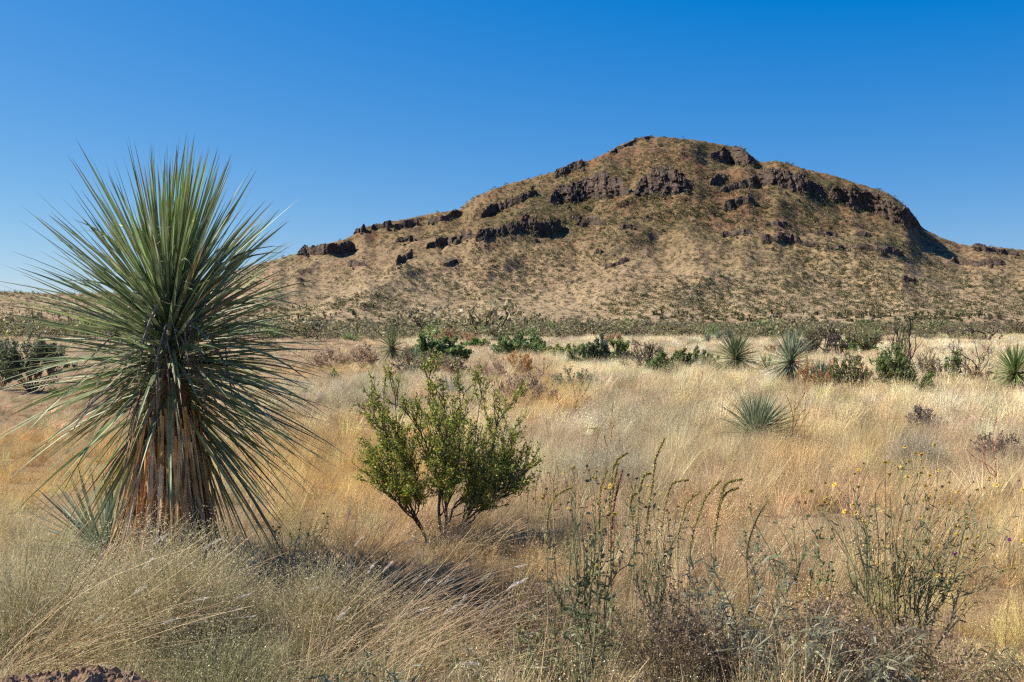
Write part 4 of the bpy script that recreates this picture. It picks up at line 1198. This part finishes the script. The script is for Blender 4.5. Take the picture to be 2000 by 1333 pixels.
# ------------------------------------------------------------------ foreground grasses
def near(u, d): return np.array(((u - 1000) / F * d, d, float(gz((u - 1000) / F * d, d))))

def fuzzy_clump(label, u, d, rx, hgt, n, k, c1, c2, cat='grass clump', ry=None, speck=.0048):
    loc = near(u, d); ry = ry or rx
    t = thing('grass_clump', label, cat, loc)
    mb = MB()
    dd = rand_dirs(n); dd[:, 2] = np.abs(dd[:, 2]) + .15; dd = norm(dd)
    T = dd * rng.uniform(.6, 1.08, (n, 1)) * (rx, ry, hgt); T[:, 2] = np.maximum(T[:, 2], .05)
    b = np.stack((T[:, 0] * .35 + rng.normal(size=n) * .05, T[:, 1] * .35 + rng.normal(size=n) * .05, np.full(n, -.02)), -1)
    C = stem_fan(b, T, 5, .07, .10)
    S = norm(np.cross(T - b, rand_dirs(n)))[:, None]
    mb.ribbons(C, taper(n, 5, .0016, .0007), S, np.array(c1) * rng.uniform(.55, 1.3, (n, 1)))
    mb.build('stems', M['straw'], t, kind='stuff')
    sp = MB()
    lob = T[rng.integers(0, n, 60)]
    P1, _, _ = pick_on(C, max(1, int(k * .5 / n)), .5, 1.05)
    P2 = lob[rng.integers(0, 60, k // 2)] * rng.uniform(.75, 1.0, (k // 2, 1)) + rng.normal(size=(k // 2, 3)) * .07
    P = np.concatenate((P1 + rng.normal(size=P1.shape) * .025, P2)); P[:, 2] = np.abs(P[:, 2])
    sp.specks(P, speck * rng.uniform(.5, 1.5, len(P)), np.array(c2) * rng.uniform(.6, 1.3, (len(P), 1)), .28)
    sp.build('seed_haze', M['straw'], t, kind='stuff')
    return t
FZ1, FZ2 = (.42, .37, .19), (.66, .57, .38)
fuzzy_clump('large grey green fuzzy grass clump in front of the tall yucca trunk', 330, 4.75, .62, .66, 2600, 44000, FZ1, FZ2)
fuzzy_clump('fuzzy straw grass clump at the left edge in front of the young yucca', 60, 4.9, .55, .60, 1700, 20000, (.42, .38, .22), (.56, .49, .33))
fuzzy_clump('grey green fuzzy grass clump right of the large one, under leaning stems', 620, 4.9, .48, .44, 1600, 16000, FZ1, (.60, .52, .34))
fuzzy_clump('dark low grass clump at the bottom edge beside the dirt bank', 420, 4.1, .50, .34, 1500, 12000, (.27, .27, .13), (.46, .42, .25))
fuzzy_clump('round grey fuzzy grass ball in straw grass behind the yellow flowers', 1790, 10.4, .40, .50, 1700, 16000, (.42, .37, .25), (.52, .45, .33), speck=.006)
fuzzy_clump('pale grey fuzzy grass clump right of the creosote bush', 1180, 9.6, .55, .46, 1500, 16000, (.46, .41, .28), (.56, .5, .36), speck=.006)

def leaning_tuft(label, u, d, n, L, lean, c, plumes, spread=.12, up=1.0):
    """long stems blown over to the right, some with white feathery plumes"""
    t = thing('grass_tuft', label, 'grass tuft', near(u, d))
    b = np.stack((rng.normal(size=n) * spread, rng.normal(size=n) * spread, np.full(n, -.02)), -1)
    dr = norm(np.stack((lean + rng.normal(size=n) * .38, rng.normal(size=n) * .3, np.full(n, up)), -1))
    Ln = rng.uniform(L * .5, L, n)
    s = np.linspace(0, 1, 8)
    C = b[:, None] + dr[:, None] * (s[None, :, None] * Ln[:, None, None])
    sg = rng.uniform(-.05, .5, n)
    C = C + (s ** 2)[None, :, None] * (Ln * sg)[:, None, None] * np.array((.55, 0, -.6))
    mb = MB(); cc = np.array(c)
    mb.tubes(C, taper(n, 8, .0016, .0008), 3, cc[rng.integers(0, len(cc), n)] * rng.uniform(.6, 1.25, (n, 1)))
    mb.build('stems', M['straw'], t, kind='stuff')
    lb = MB()
    nl = n * 2
    P, D, _ = pick_on(C[:, :5], 2, .02, .9)
    dl = norm(D + rand_dirs(nl) * .45); Ll = rng.uniform(.10, .28, nl)
    CL = P[:, None] + dl[:, None] * (np.linspace(0, 1, 5)[None, :, None] * Ll[:, None, None]) - (np.linspace(0, 1, 5) ** 2)[None, :, None] * np.array((0, 0, .07))
    gcol = np.where(rng.random((nl, 1)) < .3, np.array((.16, .20, .06)), np.array((.45, .36, .20))) * rng.uniform(.6, 1.2, (nl, 1))
    lb.ribbons(CL, taper(nl, 5, .0022, .0006), norm(np.cross(dl, rand_dirs(nl)))[:, None], gcol)
    lb.build('blades', M['straw'], t, kind='stuff')
    # plumes
    for i in rng.permutation(n)[:plumes]:
        e, dd = C[i, -1], norm(C[i, -1] - C[i, -2])
        pm = MB(); m_ = 44
        tt = rng.uniform(-.055, .012, m_)
        P = e + dd * tt[:, None] + rng.normal(size=(m_, 3)) * .0024
        A = norm(dd + rand_dirs(m_) * .38)
        pm.specks(P + A * .008, rng.uniform(.006, .012, m_), np.array((.72, .68, .60)) * rng.uniform(.8, 1.05, (m_, 1)), .09, axis=A)
        pm.build('plume', M['petal'], t)
    return t
ST = [(.58, .46, .27), (.66, .54, .34), (.46, .32, .17), (.38, .26, .14)]
SB = [(.34, .24, .15), (.42, .30, .18), (.27, .19, .12), (.5, .38, .22)]
leaning_tuft('tall straw grass tuft at the lower left corner leaning right past the yucca trunk', 15, 4.35, 80, 1.15, 1.05, ST, 14)
leaning_tuft('straw grass tuft at the left edge with stems crossing the yucca skirt', 120, 4.75, 60, .95, 1.25, ST, 10)
leaning_tuft('brown grass tuft leaning far right at the bottom edge, left of centre', 590, 4.25, 85, 1.0, 1.05, SB, 9)
leaning_tuft('brown stemmed grass tuft leaning right below the creosote bush', 640, 4.75, 75, .95, .95, SB, 7)
leaning_tuft('thin brown grass tuft right of the yucca trunk', 470, 5.3, 60, .8, .9, SB, 4)
leaning_tuft('thin straw grass tuft in the middle of the bottom edge', 800, 4.3, 46, .7, 1.1, SB, 5)
leaning_tuft('brown grass tuft leaning right, between the yucca trunk and the creosote bush', 640, 5.5, 70, .75, .8, SB, 3)
leaning_tuft('sparse brown grass tuft in shade below the creosote bush, leaning right', 760, 4.9, 60, .7, .9, SB, 3)
leaning_tuft('upright pale grass tuft beside the creosote bush base', 905, 6.9, 60, .62, .7, ST, 0)

# ------------------------------------------------------------------ foreground weeds and flowers
def leaf_strips(mb, P, D, L, W, cols, droop=.4):
    n = len(P)
    dl = norm(D + rand_dirs(n) * 1.0)
    s = np.linspace(0, 1, 5)
    Ln = L * rng.uniform(.5, 1.2, n)
    C = P[:, None] + dl[:, None] * (s[None, :, None] * Ln[:, None, None]) - (s ** 2)[None, :, None] * (Ln * droop * rng.random(n))[:, None, None] * np.array((0, 0, 1.0))
    C = C + rand_dirs(n)[:, None] * (np.sin(s * 3) * .12)[None, :, None] * Ln[:, None, None]
    cols = np.array(cols)
    Wd = W * np.array((.4, 1, .9, .6, .05))[None] * rng.uniform(.6, 1.3, (n, 1))
    mb.ribbons(C, Wd, norm(np.cross(dl, rand_dirs(n)))[:, None], cols[rng.integers(0, len(cols), n)] * rng.uniform(.6, 1.3, (n, 1)))

def flower_mesh(kind):
    mb = MB()
    a = np.arange(10) * 2 * math.pi / 10
    ring = lambda r, z: np.stack((np.cos(a) * r, np.sin(a) * r, np.full(10, z)), -1)
    prof = [(.003, -.006), (.0085, -.002), (.0105, .003), (.008, .008), (.003, .0105)]
    V = np.concatenate([ring(r, z) for r, z in prof])
    q = [(k * 10 + i, k * 10 + (i + 1) % 10, (k + 1) * 10 + (i + 1) % 10, (k + 1) * 10 + i) for k in range(4) for i in range(10)]
    disc = {'fresh': (.55, .36, .05), 'faded': (.50, .34, .10), 'dry': (.16, .10, .055), 'dark': (.07, .055, .05)}[kind]
    cc = np.repeat(np.array([(.16, .2, .06), (.18, .2, .06), disc, disc, disc]), 10, 0)
    if kind in ('dry', 'dark'): cc[:20] = np.array(disc) * 1.3
    mb.add(V, q, col=cc)
    if kind in ('fresh', 'faded'):
        n = 13; th = np.arange(n) * 2 * math.pi / n + rng.normal(size=n) * .12
        s = np.array((0, .5, 1.0))
        d = np.stack((np.cos(th), np.sin(th), np.full(n, .05 if kind == 'fresh' else -.45)), -1)
        C = d[:, None] * (.009 + s * .0125)[None, :, None] + (0, 0, .003)
        S = np.stack((-np.sin(th), np.cos(th), np.zeros(n)), -1)[:, None]
        mb.ribbons(C, np.array((.0022, .0036, .0016)), S, np.array((.80, .50, .03) if kind == 'fresh' else (.62, .45, .10)) * rng.uniform(.8, 1.1, (n, 1)))
    elif kind == 'dry':
        n = 14; mb.specks(rand_dirs(n) * .011, .006, np.array((.4, .3, .17)) * rng.uniform(.6, 1.2, (n, 1)), .35)
    else:
        n = 20; mb.specks(rand_dirs(n) * .011, .004, np.array((.10, .085, .085)) * rng.uniform(.6, 1.4, (n, 1)), .4)
    return mb.mesh('flower_head', M['petal'])
FL = {k: flower_mesh(k) for k in ('fresh', 'faded', 'dry', 'dark')}

def daisy_plant(label, u, d, ends, kinds_, leafcol, name='flowering_weed', leafn=6, hscale=1.0, base_px=None, lw=.0055, stemc=(.20, .20, .10)):
    """branching weed: ends are (column, row, depth offset) of the flower heads"""
    loc = near(u, d)
    t = thing(name, label, 'flowering weed', loc)
    k = d / F
    T = np.array([((uu - u) * k * (1 + dy / d), dy, CAMZ + (HOR - vv) * k * (1 + dy / d) - loc[2]) for uu, vv, dy in ends])
    nmain = max(5, len(T) // 6)
    order = np.argsort(T[:, 0]); groups = np.array_split(order, nmain)
    mains, subs = [], []
    for g_ in groups:
        c = T[g_].mean(0); fork = c * (.55, .55, .58) + rng.normal(size=3) * .02
        b0 = np.array((rng.normal() * .03 + c[0] * .28, rng.normal() * .05, -.03))
        main = stem_fan(b0, fork[None], 7, .04); mains.append(main[0])
        for i in g_:
            st = main[0][int(rng.integers(3, 7))]
            subs.append(stem_fan(st, T[i][None], 7, .05, .02)[0])
    mains, subs = np.array(mains), np.array(subs)
    mb = MB()
    mb.tubes(mains, taper(len(mains), 7, .0042, .0026), 5, np.array(stemc) * rng.uniform(.8, 1.3, (len(mains), 1)))
    mb.tubes(subs, taper(len(subs), 7, .0024, .0011), 4, np.array(stemc) * rng.uniform(.8, 1.5, (len(subs), 1)))
    mb.build('stems', M['twig'], t)
    lm = MB()
    P, D, _ = pick_on(subs, leafn, .05, .85); leaf_strips(lm, P, D, .042, lw * .7, leafcol)
    P, D, _ = pick_on(mains, leafn * 2, .1, 1); leaf_strips(lm, P, D, .055, lw * .85, leafcol)
    lm.build('leaves', M['leaf'], t, kind='stuff')
    for i, e in enumerate(subs):
        kd = kinds_[int(rng.integers(len(kinds_)))]
        o = link('flower_head', FL[kd], t)
        o.location = [float(q) for q in e[-1]]
        o.rotation_euler = (rng.normal() * .5, rng.normal() * .5 + .2, rng.uniform(0, 6))
        o.scale = (hscale * rng.uniform(.4, .72),) * 3
    return t
def px_cloud(pts, n, su, sv, dy=.12):
    out = [(u + rng.normal() * 2, v + rng.normal() * 2, rng.normal() * dy) for u, v in pts]
    while len(out) < n:
        u, v = pts[int(rng.integers(len(pts)))]
        out.append((u + rng.normal() * su, v + rng.normal() * sv + 4, rng.normal() * dy))
    return out
right_heads = [(1774, 888), (1771, 907), (1767, 915), (1787, 912), (1686, 919), (1713, 926), (1679, 942), (1633, 952), (1646, 951), (1635, 965), (1828, 953), (1817, 930), (1860, 920), (1880, 941), (1909, 950), (1918, 955), (1895, 956), (1936, 938), (1990, 954),
               (1727, 995), (1706, 1012), (1642, 1006), (1648, 1001), (1832, 995), (1756, 973), (1790, 973), (1807, 980), (1820, 974), (1850, 997), (1875, 1028), (1905, 1026), (1925, 1040), (1928, 1052), (1952, 1025), (1900, 1095), (1935, 1090), (1962, 1112), (1985, 1112), (1890, 1150), (1840, 1126), (1745, 1105), (1780, 1130), (1766, 1145), (1805, 1060), (1772, 1070), (1858, 1048), (1876, 1055), (1905, 1070), (1720, 1022), (1744, 1028), (1843, 1015)]
GL = [(.20, .22, .12), (.16, .18, .09), (.24, .24, .14), (.17, .12, .09)]
daisy_plant('large green weed covered with yellow flower heads at the right', 1745, 4.75, px_cloud(right_heads, 112, 20, 16), ['fresh', 'faded', 'faded', 'faded', 'dry'], GL, leafn=7)
cent = [(1100, 925), (1108, 991), (1093, 990), (1112, 1000), (1065, 970), (1149, 922), (1168, 920), (1147, 938), (1161, 934), (1176, 945), (1245, 936), (1268, 951), (1280, 968), (1289, 968), (1175, 1012), (1200, 1003), (1174, 1037), (1183, 1040), (1143, 1057), (1145, 1081), (1110, 1062), (1057, 1117), (1058, 1130), (1162, 1105), (1178, 1122), (1197, 1080), (1217, 1078), (1205, 1118), (1265, 1056), (1288, 1082), (1268, 1025), (1284, 1140)]
daisy_plant('dark seeded weed with small yellow flowers left of the curved spikes', 1135, 4.4, px_cloud(cent[:26], 40, 14, 16, .08), ['dark', 'dark', 'dark', 'faded', 'dry', 'fresh'], [(.20, .22, .11), (.24, .24, .13), (.16, .17, .08)], leafn=8, lw=.0075)
daisy_plant('weed with grey dry seed heads among the curved spikes, centre right', 1262, 4.5, px_cloud([(1245, 936), (1280, 968), (1289, 1000), (1268, 1025), (1265, 1056), (1300, 998), (1324, 995), (1265, 1082), (1297, 1075)], 20, 16, 16, .08), ['dark', 'dark', 'dry', 'faded'], [(.2, .22, .11), (.25, .24, .13)], leafn=7, lw=.007)
daisy_plant('small weed with orange yellow flower dots right of the yucca skirt', 570, 6.0, px_cloud([(538, 1032), (527, 1043), (562, 1052), (577, 1046), (598, 1038), (616, 1022), (640, 1008), (510, 1070), (545, 1040), (590, 1020)], 16, 12, 8, .1), ['fresh', 'faded'], [(.3, .26, .15)], leafn=3, stemc=(.36, .28, .16))
daisy_plant('low weed with dull green leaves left of the large flowering weed', 1585, 5.4, px_cloud([(1500, 975), (1560, 985), (1590, 985), (1620, 990), (1480, 985)], 9, 10, 8, .1), ['dry'], [(.12, .17, .08), (.15, .2, .1)], leafn=5, lw=.011)

def pigweed(label, u, d, base_v, curve, col, thick=1.0):
    """stalk with a knobbly seed spike; curve lists (column, row) up to the drooping tip"""
    loc = near(u, d); k = d / F
    t = thing('pigweed', label, 'pigweed', loc)
    dy = rng.normal() * .03
    K = np.array([((a - u) * k, dy * i, CAMZ + (HOR - b_) * k - loc[2]) for i, (a, b_) in enumerate(curve)])
    K[0] = (0, 0, -.03) if base_v is None else K[0]
    # smooth the control points
    tt = np.linspace(0, len(K) - 1, 26)
    C = np.stack([np.interp(tt, np.arange(len(K)), K[:, j]) for j in range(3)], -1)
    for _ in range(4): C[1:-1] = (C[:-2] + C[1:-1] * 2 + C[2:]) / 4
    mb = MB(); mb.tubes(C[None], taper(1, 26, .0027, .0014), 5, np.array(((.28, .13, .10),)) if col == 'red' else np.array(((.36, .29, .15),)))
    mb.build('stem', M['twig'], t)
    cc = {'green': (.42, .36, .12), 'red': (.30, .15, .10), 'tan': (.52, .33, .14)}[col]
    sp = MB()
    P, D, _ = pick_on(C[None, 7:], 560, 0, 1)
    tpos = np.linspace(0, 1, len(P))
    P = P + rand_dirs(len(P)) * .0046 * thick * rng.uniform(.2, 1.3, (len(P), 1))
    sp.specks(P, .0044 * thick * rng.uniform(.5, 1.4, len(P)), np.array(cc) * rng.uniform(.5, 1.35, (len(P), 1)), .7)
    sp.build('seed_spike', M['straw'], t)
    lf = MB(); P, D, _ = pick_on(C[None, :10], 10, .3, 1); leaf_strips(lf, P, D, .045, .004, [(.14, .16, .08), (.24, .16, .10)])
    lf.build('leaves', M['leaf'], t)
b = None
pigweed('tallest curved pigweed spike, tip bending right', 1260, 4.6, b, [(1240, 1260), (1255, 1060), (1270, 960), (1275, 890), (1292, 850)], 'green', 1.15)
pigweed('pigweed spike hooked over to the right beside the dark seeded weed', 1075, 4.4, b, [(1090, 1280), (1068, 1090), (1070, 1010), (1085, 975), (1122, 960)], 'green', 1.15)
pigweed('thick pigweed spike bending right, left of the tallest one', 1190, 4.5, b, [(1180, 1260), (1187, 1020), (1195, 920), (1205, 895), (1224, 883)], 'green')
pigweed('short straight pigweed spike just right of the thick bending one', 1195, 4.55, b, [(1185, 1260), (1193, 1000), (1200, 950), (1210, 908)], 'green')
pigweed('pigweed spike with a rounded hook left of the tallest spike', 1245, 4.55, b, [(1242, 1260), (1243, 1040), (1250, 950), (1257, 925), (1270, 922)], 'green')
pigweed('low looping pigweed spike below the rounded hook', 1232, 4.5, b, [(1240, 1240), (1240, 1030), (1232, 990), (1238, 970), (1246, 968)], 'green', .9)
pigweed('pigweed spike curling right along a flat top, centre right', 1300, 4.6, b, [(1285, 1240), (1290, 1050), (1303, 970), (1315, 942), (1346, 939)], 'green')
pigweed('slender pigweed spike leaning right, next after the flat topped one', 1330, 4.7, b, [(1310, 1240), (1322, 1050), (1338, 980), (1365, 957)], 'green', .85)
pigweed('long leaning pigweed spike in front of two bright ones', 1350, 4.5, b, [(1330, 1250), (1348, 1070), (1370, 1000), (1385, 970), (1412, 943)], 'green', 1.1)
pigweed('bright lit pigweed spike hooked at the top toward the right', 1400, 4.7, b, [(1380, 1240), (1397, 1060), (1408, 980), (1420, 945), (1455, 939)], 'green', 1.2)
pigweed('bright pigweed spike close left of the hooked bright one', 1396, 4.75, b, [(1378, 1240), (1392, 1060), (1402, 1000), (1414, 962), (1440, 952)], 'green', 1.0)
pigweed('rightmost pigweed spike leaning right, apart from the others', 1475, 4.7, b, [(1440, 1220), (1458, 1080), (1476, 1020), (1502, 975)], 'green', .9)
pigweed('reddish upright pigweed spike in the middle of the weed group', 1200, 4.4, b, [(1180, 1270), (1195, 1060), (1203, 990), (1222, 925)], 'red')
pigweed('short green pigweed spike left of the thick bending one', 1172, 4.45, b, [(1168, 1270), (1172, 1040), (1174, 960), (1188, 923)], 'green')
pigweed('tan dry pigweed spike arching over the grass right of the creosote bush', 1130, 6.2, b, [(1120, 1060), (1135, 940), (1160, 895), (1173, 860), (1174, 845), (1158, 848)], 'tan', .8)
for u, v, w in ((1035, 935, 8), (1050, 925, 9), (1068, 920, 8), (1086, 914, 8), (1112, 914, 10), (1122, 918, 7)):
    pigweed('thin tan hooked dry spike near the creosote bush, %s' % {1035: 'leftmost of the row', 1050: 'second from the left of the row', 1068: 'third from the left of the row', 1086: 'fourth from the left of the row', 1112: 'fifth from the left of the row', 1122: 'rightmost of the row'}[u], u, 6.4, b, [(u - 8, 1060), (u - 6, v + 40), (u, v + 4), (u + w * .5, v), (u + w, v + 25)], 'tan', .5)

def narrow_weed(label, u, d, rx, hgt, n, cols, L=.09, w=.004):
    t = thing('leafy_weed', label, 'weed', near(u, d))
    T = rand_dirs(n) * (rx, rx, 0) + np.stack((np.zeros(n), np.zeros(n), hgt * rng.uniform(.5, 1.05, n)), -1)
    C = stem_fan(np.array((0, 0, -.02)), T, 7, .07)
    mb = MB(); mb.tubes(C, taper(n, 7, .0028, .0011), 4, np.array((.22, .19, .11)) * rng.uniform(.6, 1.3, (n, 1))); mb.build('stems', M['twig'], t)
    lf = MB(); P, D, _ = pick_on(C, 26, .1, 1); leaf_strips(lf, P, D, L, w, cols, .8); lf.build('leaves', M['leaf'], t, kind='stuff')
SIL = [(.26, .27, .18), (.30, .31, .22), (.20, .21, .13)]
narrow_weed('silvery narrow leaved weed right of the spike group', 1440, 4.35, .22, .58, 22, SIL, .10)
narrow_weed('silvery narrow leaved weed at the bottom edge, right of centre', 1520, 4.1, .26, .42, 22, SIL, .10)
narrow_weed('dull green leafy weed at the bottom edge under the dark seeded weed', 1110, 4.15, .24, .45, 24, [(.17, .19, .09), (.2, .22, .11)], .07, .004)
narrow_weed('dark green narrow leaved weed under the leaning brown tuft', 740, 3.95, .22, .22, 24, [(.10, .15, .10), (.13, .18, .12)], .10)
narrow_weed('grey green weed at the bottom edge below the large flowering weed', 1660, 4.1, .3, .38, 26, SIL + [(.2, .17, .11)], .08)
narrow_weed('brownish leafy weed at the bottom edge right of the large flowering weed', 1850, 4.2, .3, .30, 26, [(.24, .2, .11), (.2, .2, .1)], .07)
narrow_weed('olive weed in grass at the centre of the bottom edge', 960, 4.3, .25, .26, 22, [(.24, .25, .11), (.3, .27, .13)], .07)
for u, d, lb in ((1610, 5.6, 'green broad leaved weed with drooping leaves left of the large flowering weed'), (1475, 5.9, 'green broad leaved weed close to the rightmost pigweed spike'), (1900, 7.2, 'dark small leaved weed below the red stemmed stalk')):
    narrow_weed(lb, u, d, .10, .42, 4, [(.15, .22, .12), (.18, .25, .14)], .035, .007)
# loose dry brush of fine twigs in the lower right
for u, d, rx, h_, lb in ((1330, 4.35, .45, .42, 'tangle of fine brown twigs under the curved spikes'), (1590, 4.4, .45, .40, 'tangle of grey brown twigs left of the large flowering weed'), (1760, 4.25, .5, .30, 'low tangle of brown twigs under the large flowering weed'), (1030, 4.7, .4, .34, 'low tangle of reddish twigs left of the dark seeded weed')):
    make_shrub('dry_brush', lb, 'brush', near(u, d), rx, h_, [(.34, .25, .16), (.26, .2, .12), (.42, .34, .24)], .007, per=5, n0=26, n1=9, n2=7, zlo=.15, twig=(.22, .155, .10), tw=.003, wig=.1, spread=1.1, up=.3)
for u, v, lb in ((1869, 1083, 'magenta flower in the right half of the large flowering weed, left one'), (1975, 1056, 'magenta flower near the right edge by the large flowering weed')):
    p = at(u, v, 4.7); t = thing('magenta_flower', lb, 'flower', (p[0], p[1], float(gz(p[0], p[1]))))
    hgt = p[2] - float(gz(p[0], p[1]))
    mb = MB(); mb.tubes(stem_fan(np.array((0, 0, -.02)), np.array([(0, 0, hgt)]), 6, .03), taper(1, 6, .002, .001), 4, np.array(((.16, .17, .09),))); mb.build('stem', M['twig'], t)
    mb = MB(); mb.specks(rand_dirs(26) * .007 + (0, 0, hgt), .006, np.array((.36, .06, .34)) * rng.uniform(.7, 1.2, (26, 1)), .6); mb.build('petals', M['petal'], t)
